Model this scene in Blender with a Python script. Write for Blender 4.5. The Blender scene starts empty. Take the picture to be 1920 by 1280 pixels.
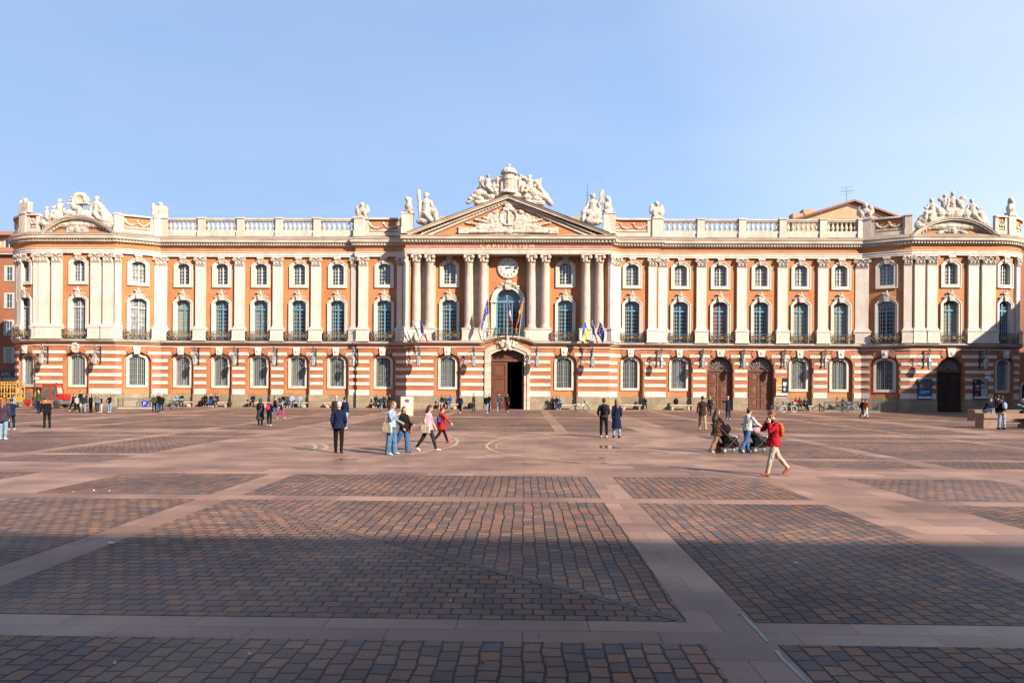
import bpy, math, random
from mathutils import Vector, Matrix, noise
random.seed(7)
R = math.radians
sc = bpy.context.scene
C = sc.collection
# ---------------------------------------------------------------- camera
F = 1280.0; CX = 960.0; CY = 725.0; EYE = 2.35; YAW = R(1.0); ROLL = 0.0062
cam_d = bpy.data.cameras.new("camera"); cam = bpy.data.objects.new("camera", cam_d); C.objects.link(cam)
ROT = Matrix.Rotation(YAW, 3, 'Z') @ Matrix.Rotation(R(90), 3, 'X') @ Matrix.Rotation(ROLL, 3, 'Z')
cam.matrix_world = Matrix.Translation((0, 0, EYE)) @ ROT.to_4x4()
cam_d.sensor_width = 36; cam_d.lens = 24.0; cam_d.shift_y = (CY - 640) / 1920
cam_d.clip_start = 0.1; cam_d.clip_end = 6000
sc.camera = cam
# ---------------------------------------------------------------- light
SUN_EL = R(30); SUN_AZ = R(49)          # azimuth: from behind the viewer (-Y) towards +X
SDIR = Vector((math.sin(SUN_AZ) * math.cos(SUN_EL), -math.cos(SUN_AZ) * math.cos(SUN_EL), math.sin(SUN_EL)))
w = bpy.data.worlds.new("World"); sc.world = w; w.use_nodes = True
wn = w.node_tree.nodes; wl = w.node_tree.links
sky = wn.new('ShaderNodeTexSky'); sky.sky_type = 'NISHITA'; sky.sun_disc = False
sky.sun_elevation = SUN_EL; sky.sun_rotation = math.pi + SUN_AZ
sky.altitude = 150; sky.air_density = 1.0; sky.dust_density = 1.2; sky.ozone_density = 1.6
bg = wn['Background']; bg.inputs['Strength'].default_value = 0.15
gm0 = wn.new('ShaderNodeGamma'); gm0.inputs[1].default_value = .32; wl.new(sky.outputs[0], gm0.inputs[0])     # an even, hazy winter sky
tn0 = wn.new('ShaderNodeMix'); tn0.data_type = 'RGBA'; tn0.blend_type = 'MULTIPLY'; tn0.inputs[0].default_value = 1; wl.new(gm0.outputs[0], tn0.inputs[6]); tn0.inputs[7].default_value = (.82, 1.07, 1.46, 1)
cz0 = wn.new('ShaderNodeTexNoise'); tc0 = wn.new('ShaderNodeTexCoord'); mp0 = wn.new('ShaderNodeMapping'); mp0.inputs['Scale'].default_value = (1.2, 1.2, 5); wl.new(tc0.outputs['Generated'], mp0.inputs[0]); wl.new(mp0.outputs[0], cz0.inputs[0])
cz0.inputs['Scale'].default_value = 1.6; cz0.inputs['Detail'].default_value = 6; cr0 = wn.new('ShaderNodeValToRGB'); wl.new(cz0.outputs[0], cr0.inputs[0])      # the faintest high veil
cr0.color_ramp.elements[0].position = .35; cr0.color_ramp.elements[0].color = (.965, .98, .99, 1); cr0.color_ramp.elements[1].position = .75; cr0.color_ramp.elements[1].color = (1.13, 1.06, 1.02, 1)
vl0 = wn.new('ShaderNodeMix'); vl0.data_type = 'RGBA'; vl0.blend_type = 'MULTIPLY'; vl0.inputs[0].default_value = 1; wl.new(tn0.outputs[2], vl0.inputs[6]); wl.new(cr0.outputs[0], vl0.inputs[7]); 
dt0 = wn.new('ShaderNodeVectorMath'); dt0.operation = 'DOT_PRODUCT'; dt0.inputs[1].default_value = (.70, .52, .49); wl.new(tc0.outputs['Generated'], dt0.inputs[0])      # paler, hazier sky to the upper right
mr0 = wn.new('ShaderNodeMapRange'); mr0.inputs[1].default_value = .78; mr0.inputs[2].default_value = 1.02; wl.new(dt0.outputs['Value'], mr0.inputs[0])
hz0 = wn.new('ShaderNodeMix'); hz0.data_type = 'RGBA'; hz0.blend_type = 'MULTIPLY'; wl.new(mr0.outputs[0], hz0.inputs[0]); wl.new(vl0.outputs[2], hz0.inputs[6]); hz0.inputs[7].default_value = (1.85, 1.42, 1.12, 1)
wl.new(hz0.outputs[2], bg.inputs[0])
sl = bpy.data.lights.new("sun", 'SUN'); sl.energy = 5.0; sl.angle = R(0.55); sl.color = (1.0, 0.855, 0.68)
so = bpy.data.objects.new("sun", sl); C.objects.link(so)
so.rotation_euler = SDIR.to_track_quat('Z', 'Y').to_euler()
sc.view_settings.view_transform = 'Standard'; sc.view_settings.look = 'None'
sc.view_settings.exposure = 1.50; sc.view_settings.gamma = 1.0
sc.render.engine = 'CYCLES'
sc.cycles.max_bounces = 5; sc.cycles.diffuse_bounces = 1; sc.cycles.glossy_bounces = 3

# ---------------------------------------------------------------- pixel geometry (1920x1280 photo)
def ray(px, py): return ROT @ Vector(((px - CX) / F, (CY - py) / F, -1.0))
def ground(px, py):
    d = ray(px, py); t = -EYE / d.z
    return Vector((d.x * t, d.y * t, 0))
def at(px, py, Y):
    d = ray(px, py); t = Y / d.y
    return Vector((d.x * t, Y, EYE + d.z * t))

# ---------------------------------------------------------------- materials
ALB = 0.675
def dim(c): return tuple(x * ALB for x in c) if c else c
def mat(name, col, rough=0.8, var=0.0, scale=1.0, col2=None, bump=0.0, bscale=None, metal=0.0, spec=0.4, stretch=None, detail=5):
    col = dim(col); col2 = dim(col2)
    m = bpy.data.materials.new(name); m.use_nodes = True
    nt = m.node_tree; N = nt.nodes; L = nt.links; b = N['Principled BSDF']
    b.inputs['Base Color'].default_value = (*col, 1); b.inputs['Roughness'].default_value = rough
    b.inputs['Metallic'].default_value = metal; b.inputs['Specular IOR Level'].default_value = spec
    if var or col2 or bump:
        tc = N.new('ShaderNodeTexCoord'); mp = N.new('ShaderNodeMapping'); L.new(tc.outputs['Object'], mp.inputs[0])
        if stretch: mp.inputs['Scale'].default_value = stretch
    if var or col2:
        nz = N.new('ShaderNodeTexNoise'); nz.inputs['Scale'].default_value = scale; nz.inputs['Detail'].default_value = detail
        nz.inputs['Roughness'].default_value = 0.65
        L.new(mp.outputs[0], nz.inputs[0])
        cr = N.new('ShaderNodeValToRGB'); L.new(nz.outputs[0], cr.inputs[0])
        c2 = col2 or tuple(max(0, c * (1 - var)) for c in col); c1 = col if col2 else tuple(min(1, c * (1 + var)) for c in col)
        cr.color_ramp.elements[0].position = 0.35; cr.color_ramp.elements[1].position = 0.65
        cr.color_ramp.elements[0].color = (*c2, 1); cr.color_ramp.elements[1].color = (*c1, 1)
        L.new(cr.outputs[0], b.inputs['Base Color'])
    if bump:
        nb = N.new('ShaderNodeTexNoise'); nb.inputs['Scale'].default_value = bscale or scale * 4; nb.inputs['Detail'].default_value = 4
        L.new(mp.outputs[0], nb.inputs[0])
        bp = N.new('ShaderNodeBump'); bp.inputs['Strength'].default_value = bump; bp.inputs['Distance'].default_value = 0.05
        L.new(nb.outputs[0], bp.inputs['Height']); L.new(bp.outputs[0], b.inputs['Normal'])
    return m

def brickmat(name, c1, c2, mortar, bw, rh, msize, rough=0.8, offset=0.5, rot=0.0, plane='XY', dist=0.0, bump=0.3, bias=0.0,
             patch=None, patch_scale=0.15, rvar=None, smooth=0.1, fine=0.12, extra=None, spec=0.4):
    """bricks / cobbles / slabs laid out in world metres"""
    c1 = dim(c1); c2 = dim(c2); mortar = dim(mortar); extra = tuple(dim(e) for e in extra) if extra else None
    m = bpy.data.materials.new(name); m.use_nodes = True
    nt = m.node_tree; N = nt.nodes; L = nt.links; b = N['Principled BSDF']; b.inputs['Roughness'].default_value = rough
    b.inputs['Specular IOR Level'].default_value = spec
    tc = N.new('ShaderNodeTexCoord'); sp = N.new('ShaderNodeSeparateXYZ'); cb = N.new('ShaderNodeCombineXYZ')
    L.new(tc.outputs['Object'], sp.inputs[0])
    ax = {'XY': (0, 1), 'XZ': (0, 2), 'YZ': (1, 2)}[plane]
    L.new(sp.outputs[ax[0]], cb.inputs[0]); L.new(sp.outputs[ax[1]], cb.inputs[1])
    mp = N.new('ShaderNodeMapping'); mp.inputs['Rotation'].default_value = (0, 0, rot); L.new(cb.outputs[0], mp.inputs[0])
    vec = mp.outputs[0]
    if dist:
        nz = N.new('ShaderNodeTexNoise'); nz.inputs['Scale'].default_value = 0.45 / max(bw, rh); nz.inputs['Detail'].default_value = 2
        L.new(vec, nz.inputs[0])
        sb = N.new('ShaderNodeVectorMath'); sb.operation = 'SUBTRACT'; sb.inputs[1].default_value = (0.5, 0.5, 0.5); L.new(nz.outputs['Color'], sb.inputs[0])
        ml = N.new('ShaderNodeVectorMath'); ml.operation = 'SCALE'; ml.inputs['Scale'].default_value = dist; L.new(sb.outputs[0], ml.inputs[0])
        ad = N.new('ShaderNodeVectorMath'); L.new(vec, ad.inputs[0]); L.new(ml.outputs[0], ad.inputs[1]); vec = ad.outputs[0]
    br = N.new('ShaderNodeTexBrick'); L.new(vec, br.inputs['Vector'])
    br.offset = offset; br.inputs['Scale'].default_value = 1.0; br.inputs['Brick Width'].default_value = bw; br.inputs['Row Height'].default_value = rh
    br.inputs['Mortar Size'].default_value = msize; br.inputs['Mortar Smooth'].default_value = smooth; br.inputs['Bias'].default_value = bias
    br.inputs['Color1'].default_value = (*c1, 1); br.inputs['Color2'].default_value = (*c2, 1); br.inputs['Mortar'].default_value = (*mortar, 1)
    col = br.outputs['Color']
    if extra:      # a third tint on some bricks: second brick lookup with the same layout, shifted in hue
        b2 = N.new('ShaderNodeTexBrick'); L.new(vec, b2.inputs['Vector']); b2.offset = offset
        for k in ('Scale', 'Brick Width', 'Row Height', 'Mortar Size', 'Mortar Smooth'): b2.inputs[k].default_value = br.inputs[k].default_value
        b2.inputs['Color1'].default_value = (*extra[0], 1); b2.inputs['Color2'].default_value = (*extra[1], 1); b2.inputs['Mortar'].default_value = (*mortar, 1)
        # neighbouring stones pick between the two palettes by a low noise
        n3 = N.new('ShaderNodeTexVoronoi'); n3.inputs['Scale'].default_value = 1.0 / (max(bw, rh) * 1.6); L.new(vec, n3.inputs['Vector'])
        s3 = N.new('ShaderNodeSeparateColor'); L.new(n3.outputs['Color'], s3.inputs[0])
        g3 = N.new('ShaderNodeMath'); g3.operation = 'GREATER_THAN'; g3.inputs[1].default_value = 0.6; L.new(s3.outputs[0], g3.inputs[0])
        mx3 = N.new('ShaderNodeMix'); mx3.data_type = 'RGBA'; L.new(g3.outputs[0], mx3.inputs[0]); L.new(col, mx3.inputs[6]); L.new(b2.outputs['Color'], mx3.inputs[7])
        col = mx3.outputs[2]
    if patch:
        np_ = N.new('ShaderNodeTexNoise'); np_.inputs['Scale'].default_value = patch_scale; np_.inputs['Detail'].default_value = 6; L.new(mp.outputs[0], np_.inputs[0])
        crp = N.new('ShaderNodeValToRGB'); crp.color_ramp.elements[0].position = 0.38; crp.color_ramp.elements[1].position = 0.62
        crp.color_ramp.elements[0].color = (*patch, 1); crp.color_ramp.elements[1].color = (1, 1, 1, 1); L.new(np_.outputs[0], crp.inputs[0])
        mx = N.new('ShaderNodeMix'); mx.data_type = 'RGBA'; mx.blend_type = 'MULTIPLY'; mx.inputs[0].default_value = 1.0
        L.new(col, mx.inputs[6]); L.new(crp.outputs[0], mx.inputs[7]); col = mx.outputs[2]
    nf = N.new('ShaderNodeTexNoise'); nf.inputs['Scale'].default_value = 40 if plane == 'XY' else 6; nf.inputs['Detail'].default_value = 3; L.new(mp.outputs[0], nf.inputs[0])
    mr = N.new('ShaderNodeMapRange'); mr.inputs[1].default_value = 0.3; mr.inputs[2].default_value = 0.7; mr.inputs[3].default_value = 1 - fine; mr.inputs[4].default_value = 1 + fine
    L.new(nf.outputs[0], mr.inputs[0])
    mf = N.new('ShaderNodeVectorMath'); mf.operation = 'SCALE'; L.new(col, mf.inputs[0]); L.new(mr.outputs[0], mf.inputs['Scale'])
    L.new(mf.outputs[0], b.inputs['Base Color'])
    inv = N.new('ShaderNodeMath'); inv.operation = 'SUBTRACT'; inv.inputs[0].default_value = 1.0; L.new(br.outputs['Fac'], inv.inputs[1])
    ah = N.new('ShaderNodeMath'); ah.operation = 'MULTIPLY_ADD'; ah.inputs[1].default_value = 0.25; L.new(nf.outputs[0], ah.inputs[0]); L.new(inv.outputs[0], ah.inputs[2])
    bp = N.new('ShaderNodeBump'); bp.inputs['Strength'].default_value = bump; bp.inputs['Distance'].default_value = 0.02
    L.new(ah.outputs[0], bp.inputs['Height']); L.new(bp.outputs[0], b.inputs['Normal'])
    if rvar:
        nr = N.new('ShaderNodeTexNoise'); nr.inputs['Scale'].default_value = 0.22; nr.inputs['Detail'].default_value = 5; L.new(mp.outputs[0], nr.inputs[0])
        m2 = N.new('ShaderNodeMapRange'); m2.inputs[1].default_value = 0.35; m2.inputs[2].default_value = 0.6; m2.inputs[3].default_value = rvar[0]; m2.inputs[4].default_value = rvar[1]
        L.new(nr.outputs[0], m2.inputs[0]); L.new(m2.outputs[0], b.inputs['Roughness'])
    return m

M = {}
M['brick'] = brickmat('brick_orange', (.58, .235, .088), (.49, .185, .066), (.52, .26, .13), .42, .10, .012, plane='XZ', bump=.15, patch=(.86, .80, .76), patch_scale=.35, rough=.9, fine=.10)
M['brick_band'] = brickmat('brick_band', (.50, .178, .075), (.40, .132, .055), (.38, .20, .12), .42, .11, .014, plane='XZ', bump=.15, patch=(.82, .76, .72), patch_scale=.5, rough=.9, fine=.12)
M['frieze'] = mat('frieze_marble', (.40, .17, .12), .6, .18, 1.2)
M['stone'] = mat('pale_stone', (.72, .60, .50), .85, scale=.9, col2=(.50, .41, .34), bump=.2, bscale=6, stretch=(1, 1, .35))
M['stone_w'] = mat('white_stone', (.72, .65, .59), .8, scale=1.3, col2=(.56, .48, .41), bump=.15, bscale=8, stretch=(1, 1, .3))
M['band'] = mat('white_stone_band', (.68, .62, .575), .85, scale=1.1, col2=(.64, .56, .50), bump=.15, bscale=6)
M['plinth'] = brickmat('plinth_stone', (.36, .285, .205), (.29, .225, .155), (.19, .145, .10), 1.5, .68, .015, plane='XZ', bump=.3, patch=(.72, .74, .72), patch_scale=.8, rough=.9, fine=.18)
M['marble'] = mat('pink_marble', (.66, .52, .46), .55, scale=1.6, col2=(.53, .38, .32), stretch=(1, 1, .5))
M['carve'] = mat('carved_stone', (.70, .62, .55), .9, scale=2.2, col2=(.38, .30, .24), bump=.7, bscale=9)
M['weather'] = mat('weathered_stone', (0.3, 0.24, 0.195), .9, scale=1.5, col2=(0.165, 0.135, 0.116), stretch=(.4, .4, 2))
M['cornice'] = mat('cornice_stone', (.68, .57, .47), .85, scale=1.2, col2=(.42, .33, .25), stretch=(.4, .4, 1.5))
M['tile'] = mat('roof_tiles', (.42, .19, .10), .9, scale=5, col2=(.26, .12, .07), bump=.6, bscale=12)
M['ochre'] = mat('ochre_plaster', (0.496, 0.352, 0.224), .9, .14, 1.2)
M['glass'] = mat('window_glass', (.022, .028, .035), .06, spec=.6)
M['glass'].node_tree.nodes['Principled BSDF'].inputs['IOR'].default_value = 1.6
M['glass_lit'] = mat('window_glass_blind', (.42, .40, .36), .12, spec=.6, scale=2.2, col2=(.12, .12, .12))
M['glass_mid'] = mat('window_glass_mid', (.20, .19, .175), .1, spec=.6, scale=1.5, col2=(.05, .055, .06))
M['glass_red'] = mat('window_red_curtain', (.30, .04, .03), .2, spec=.6, scale=3, col2=(.03, .02, .02))
M['glass_olive'] = mat('window_olive_curtain', (.27, .24, .12), .2, .1, 2.5)
M['blue'] = mat('blue_paint', (.11, .29, .42), .45, .08, 2)
M['whitepaint'] = mat('grey_white_paint', (.62, .64, .64), .5, .06, 2)
M['greyblue'] = mat('grey_blue_paint', (.42, .50, .55), .5, .06, 2)
M['iron'] = mat('black_iron', (.035, .04, .05), .45, metal=.3)
M['ironblue'] = mat('navy_iron', (.035, .05, .075), .45)
M['gold'] = mat('gilding', (.62, .38, .12), .4, metal=.6, scale=4, col2=(.36, .20, .07))
M['lampgrey'] = mat('lamp_grey_metal', (.30, .32, .33), .4, .15, 3, metal=.3)
M['lampglass'] = mat('lamp_glass', (.42, .44, .43), .12)
M['door'] = mat('brown_door_paint', (.15, .058, .035), .45, .12, 1.5)
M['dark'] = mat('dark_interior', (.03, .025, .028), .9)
M['benchstone'] = mat('bench_stone', (.46, .38, .27), .85, .18, 3, bump=.3)
M['granite'] = brickmat('granite_slabs', (.40, .240, .182), (.25, .148, .116), (.09, .055, .048), 1.30, .66, .006, rot=0, bump=.08,
                        patch=(.60, .58, .59), patch_scale=.4, rough=.5, rvar=(.30, .66), fine=.16, spec=.28, smooth=.05)
cob = dict(rough=.7, spec=.22, dist=.085, bump=1.3, extra=((.34, .15, .085), (.11, .10, .118)), smooth=.35, rvar=(.42, .7), patch=(.62, .62, .66), patch_scale=.3, fine=.2)
M['cob_a'] = brickmat('cobbles_across', (.31, .175, .118), (.14, .094, .082), (.030, .022, .022), .215, .185, .013, **cob)
M['cob_b'] = brickmat('cobbles_along', (.315, .178, .12), (.145, .097, .085), (.030, .022, .022), .205, .18, .013, rot=R(90), **cob)
M['mosaic'] = mat('gilded_inlay', (.52, .38, .27), .45, .3, 3, metal=.2)

# ---------------------------------------------------------------- mesh builder
class MB:
    def __init__(s): s.v = []; s.f = []; s.m = []; s.cur = 0
    def add(s, vs, fs):
        o = len(s.v); s.v += [tuple(v) for v in vs]
        for f in fs: s.f.append(tuple(i + o for i in f)); s.m.append(s.cur)
        return s
    def box(s, x0, x1, y0, y1, z0, z1):
        return s.add([(x0, y0, z0), (x1, y0, z0), (x1, y1, z0), (x0, y1, z0), (x0, y0, z1), (x1, y0, z1), (x1, y1, z1), (x0, y1, z1)],
                     [(0, 3, 2, 1), (4, 5, 6, 7), (0, 1, 5, 4), (1, 2, 6, 5), (2, 3, 7, 6), (3, 0, 4, 7)])
    def obox(s, c, sx, sy, sz, rot=0.0, tilt=0.0):
        """box centred at c, half sizes, turned about z then tilted about its own x"""
        Mx = Matrix.Rotation(rot, 3, 'Z') @ Matrix.Rotation(tilt, 3, 'X'); c = Vector(c)
        vs = [c + Mx @ Vector((a * sx, b * sy, d * sz)) for d in (-1, 1) for b in (-1, 1) for a in (-1, 1)]
        return s.add(vs, [(0, 2, 3, 1), (4, 5, 7, 6), (0, 1, 5, 4), (1, 3, 7, 5), (3, 2, 6, 7), (2, 0, 4, 6)])
    def tube(s, p, q, r0, r1=None, n=8, caps=True):
        p = Vector(p); q = Vector(q); r1 = r0 if r1 is None else r1
        d = (q - p); 
        if d.length < 1e-6: return s
        d.normalize(); a = d.orthogonal().normalized(); b = d.cross(a)
        vs = []
        for c, r in ((p, r0), (q, r1)):
            for i in range(n):
                t = 2 * math.pi * i / n; vs.append(c + a * (r * math.cos(t)) + b * (r * math.sin(t)))
        fs = [(i, (i + 1) % n, n + (i + 1) % n, n + i) for i in range(n)]
        if caps: fs += [tuple(range(n - 1, -1, -1)), tuple(range(n, 2 * n))]
        return s.add(vs, fs)
    def path(s, pts, r, n=6):
        for a, b in zip(pts, pts[1:]): s.tube(a, b, r, n=n)
        return s
    def lathe(s, prof, c=(0, 0, 0), n=12, sx=1, sy=1):
        """prof: (r, z) list bottom to top; closed with caps"""
        vs = []; cx, cy, cz = c
        for r, z in prof:
            for i in range(n):
                t = 2 * math.pi * i / n; vs.append((cx + sx * r * math.cos(t), cy + sy * r * math.sin(t), cz + z))
        fs = []
        for j in range(len(prof) - 1):
            for i in range(n): fs.append((j * n + i, j * n + (i + 1) % n, (j + 1) * n + (i + 1) % n, (j + 1) * n + i))
        k = (len(prof) - 1) * n
        fs += [tuple(range(n - 1, -1, -1)), tuple(range(k, k + n))]
        return s.add(vs, fs)
    def stack(s, secs, n=12):
        """secs: (cx, cy, z, rx, ry) closed loft along z"""
        vs = []
        for cx, cy, z, rx, ry in secs:
            for i in range(n):
                t = 2 * math.pi * i / n; vs.append((cx + rx * math.cos(t), cy + ry * math.sin(t), z))
        fs = []
        for j in range(len(secs) - 1):
            for i in range(n): fs.append((j * n + i, j * n + (i + 1) % n, (j + 1) * n + (i + 1) % n, (j + 1) * n + i))
        k = (len(secs) - 1) * n
        fs += [tuple(range(n - 1, -1, -1)), tuple(range(k, k + n))]
        return s.add(vs, fs)
    def ell(s, c, r, n=10, rot=None):
        if not isinstance(r, (tuple, list)): r = (r, r, r)
        c = Vector(c); vs = [c + (rot @ Vector((0, 0, -r[2])) if rot else Vector((0, 0, -r[2])))]; m = n // 2
        for j in range(1, m):
            ph = math.pi * j / m - math.pi / 2
            for i in range(n):
                t = 2 * math.pi * i / n
                v = Vector((r[0] * math.cos(ph) * math.cos(t), r[1] * math.cos(ph) * math.sin(t), r[2] * math.sin(ph)))
                vs.append(c + (rot @ v if rot else v))
        v = Vector((0, 0, r[2])); vs.append(c + (rot @ v if rot else v))
        fs = [(0, 1 + (i + 1) % n, 1 + i) for i in range(n)]
        for j in range(m - 2):
            for i in range(n): a = 1 + j * n; fs.append((a + i, a + (i + 1) % n, a + n + (i + 1) % n, a + n + i))
        a = 1 + (m - 2) * n; t = len(vs) - 1
        fs += [(a + i, a + (i + 1) % n, t) for i in range(n)]
        return s.add(vs, fs)
    def cap(s, p, q, r0, r1=None, n=8):
        r1 = r0 if r1 is None else r1
        return s.tube(p, q, r0, r1, n).ell(p, r0, n).ell(q, r1, n)
    def torus(s, c, R_, r, axis='Y', n=20, m=6, a0=0, a1=2 * math.pi):
        vs = []; c = Vector(c); full = abs(a1 - a0 - 2 * math.pi) < 1e-6; k = n if full else n + 1
        for i in range(k):
            t = a0 + (a1 - a0) * i / n
            for j in range(m):
                u = 2 * math.pi * j / m; rr = R_ + r * math.cos(u); h = r * math.sin(u)
                x, z = rr * math.cos(t), rr * math.sin(t)
                vs.append(c + (Vector((x, h, z)) if axis == 'Y' else Vector((h, x, z)) if axis == 'X' else Vector((x, z, h))))
        fs = []
        for i in range(n if full else n):
            i2 = (i + 1) % k if full else i + 1
            for j in range(m): fs.append((i * m + j, i2 * m + j, i2 * m + (j + 1) % m, i * m + (j + 1) % m))
        return s.add(vs, fs)
    def poly(s, pts): return s.add(pts, [tuple(range(len(pts)))])
    def prism(s, pts, n0, n1):
        """outline in (x, z), extruded along y from n0 to n1"""
        k = len(pts); vs = [(x, n0, z) for x, z in pts] + [(x, n1, z) for x, z in pts]
        return s.add(vs, [tuple(range(k)), tuple(range(2 * k - 1, k - 1, -1))] + [(i, k + i, k + (i + 1) % k, (i + 1) % k) for i in range(k)])
    def ring(s, outer, inner, nf, nb):
        """frame between two open outlines in (x, z): front at y = nf, back at y = nb, with both side walls"""
        k = len(outer); vs = [(x, nf, z) for x, z in outer] + [(x, nf, z) for x, z in inner] + [(x, nb, z) for x, z in outer] + [(x, nb, z) for x, z in inner]
        fs = []
        for i in range(k):
            j = (i + 1) % k
            fs += [(i, j, k + j, k + i), (i, 2 * k + i, 2 * k + j, j), (k + i, k + j, 3 * k + j, 3 * k + i)]
        return s.add(vs, fs)
    def mesh(s, name, mats, smooth=False, warp=None):
        me = bpy.data.meshes.new(name)
        me.from_pydata([warp(v) for v in s.v] if warp else s.v, [], s.f)
        for m in (mats if isinstance(mats, (list, tuple)) else [mats]): me.materials.append(M[m] if isinstance(m, str) else m)
        for p, k in zip(me.polygons, s.m): p.material_index = k; p.use_smooth = smooth
        return me
    def build(s, name, mats, parent=None, smooth=False, warp=None, remesh=None, disp=None, loc=None, rz=0):
        o = bpy.data.objects.new(name, s.mesh(name, mats, smooth, warp)); C.objects.link(o)
        if parent: o.parent = parent
        if loc is not None: o.location = loc; o.rotation_euler = (0, 0, rz)
        if remesh:
            r = o.modifiers.new('remesh', 'REMESH'); r.mode = 'VOXEL'; r.voxel_size = remesh; r.use_smooth_shade = True
        if disp:
            d = o.modifiers.new('displace', 'DISPLACE'); d.texture = disp[0]; d.strength = disp[1] * (.8 if disp[0].name == 'carving_fine' else 1); d.mid_level = 0.5
            d.texture_coords = 'LOCAL'
        return o

def tag(o, label=None, cat=None, group=None, kind=None):
    if label: o['label'] = label
    if cat: o['category'] = cat
    if group: o['group'] = group
    if kind: o['kind'] = kind
    return o
def empty(name, loc=(0, 0, 0), rz=0, parent=None):
    o = bpy.data.objects.new(name, None); C.objects.link(o); o.location = loc; o.rotation_euler = (0, 0, rz)
    if parent: o.parent = parent
    return o
def kids(o): return [c for c in ALLK.get(o.name, [])]
def copy_tree(o, parent=None, loc=None, rz=None):
    c = o.copy(); C.objects.link(c)
    if parent is not None: c.parent = parent
    if loc is not None: c.location = loc
    if rz is not None: c.rotation_euler = (0, 0, rz)
    for ch in list(o.children): copy_tree(ch, c)
    return c
def inst(me, name, parent, loc, rz=0):
    o = bpy.data.objects.new(name, me); C.objects.link(o); o.parent = parent; o.location = loc; o.rotation_euler = (0, 0, rz); return o
def struct(o): o['kind'] = 'structure'; return o
CL = bpy.data.textures.new('carving_fine', 'CLOUDS'); CL.noise_scale = .15; CL.noise_depth = 3
CL2 = bpy.data.textures.new('folds', 'CLOUDS'); CL2.noise_scale = .09; CL2.noise_depth = 2
# ---------------------------------------------------------------- ground
UC = -2.2; VC = 27.0
struct(MB().add([(-900, -300, 0), (900, -300, 0), (900, 1500, 0), (-900, 1500, 0)], [(0, 1, 2, 3)]).build('ground', 'granite'))
def spans(bands, lo, hi):
    out = []; c = lo
    for a, b in sorted(bands):
        if a > c: out.append((c, a))
        c = max(c, b)
    if c < hi: out.append((c, hi))
    return out
nb = lambda c, w_: (c - w_ / 2, c + w_ / 2)
ub = [nb(UC + s_ * o, w_) for s_ in (-1, 1) for o, w_ in ((4.2, .68), (9.5, 2.35), (14.75, .75), (22.3, .7), (27.6, 2.3), (33, .7), (40.5, .7), (46, 2.3), (53, .7))]
vb = [nb(VC + s_ * o, w_) for s_ in (-1, 1) for o, w_ in ((4.2, .62), (7.75, 2.5), (12.75, .62), (20.4, .6), (25.6, 2.3), (31.2, .6), (37, .6), (42, 2.3))]
ub = [b for b in ub]; us = spans(ub, -58.5, 58.5); vs_ = spans(vb, -7.5, 71.0)
A = MB(); B_ = MB(); k = 0
dia = MB()
for i, (u0, u1) in enumerate(us):
    for j, (v0, v1) in enumerate(vs_):
        if u0 > UC - 9.6 and u1 < UC + 9.6 and v0 > VC - 7.8 and v1 < VC + 7.8: continue      # the granite square round the inlaid cross
        if v1 > 71.5 - 4: v1 = min(v1, 67.5)
        if v1 <= v0: continue
        main = (v0 < 7.5 and v1 > 13)
        if main:      # laid in two directions that meet along a diagonal course
            g = .08; t = g / (u1 - u0)
            if u0 < UC < u1:
                A.poly([(u0, v0, .004), (u1, v0, .004), (u0, v1, .004)]); B_.poly([(u1, v0, .004), (u1, v1, .004), (u0, v1, .004)])
                d = Vector((u1 - u0, v0 - v1, 0)).normalized(); nrm = Vector((-d.y, d.x, 0)) * .065
                a = Vector((u0, v1, .008)) + d * .1; b = Vector((u1, v0, .008)) - d * .1
                dia.poly([a - nrm, b - nrm, b + nrm, a + nrm])
            else: (B_ if u0 > UC else A).poly([(u0, v0, .004), (u1, v0, .004), (u1, v1, .004), (u0, v1, .004)])
        else: (B_ if (i + j) % 2 == 0 or (u0 < UC < u1) else A).poly([(u0, v0, .004), (u1, v0, .004), (u1, v1, .004), (u0, v1, .004)])
struct(A.build('cobble_paving', 'cob_a')); struct(B_.build('cobble_paving', 'cob_b'))
M['cob_d'] = brickmat('cobbles_diagonal', (.21, .14, .11), (.13, .095, .09), (.035, .026, .024), .26, .09, .010, rot=math.atan2(13.94 - 6.9, 7.7), bump=.9, dist=.02, rough=.7)
struct(dia.build('cobble_paving', 'cob_d'))
# gilded inlay of the cross
def ribbon(mb, pts, wd):
    P = [ground(*p) for p in pts]; L_ = []; R_ = []
    for i, p in enumerate(P):
        d = (P[min(i + 1, len(P) - 1)] - P[max(i - 1, 0)]).normalized(); n = Vector((-d.y, d.x, 0)) * wd / 2
        L_.append(p + n + Vector((0, 0, .005))); R_.append(p - n + Vector((0, 0, .005)))
    for i in range(len(P) - 1): mb.poly([R_[i], R_[i + 1], L_[i + 1], L_[i]])
def smooth_pts(pts, k=5):
    out = []
    for i in range(len(pts) - 1):
        p0 = pts[max(i - 1, 0)]; p1 = pts[i]; p2 = pts[i + 1]; p3 = pts[min(i + 2, len(pts) - 1)]
        for j in range(k):
            t = j / k
            out.append(tuple(.5 * ((2 * b) + (-a + c) * t + (2 * a - 5 * b + 4 * c - d) * t * t + (-a + 3 * b - 3 * c + d) * t ** 3) for a, b, c, d in zip(p0, p1, p2, p3)))
    return out + [pts[-1]]
g = MB()
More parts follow.
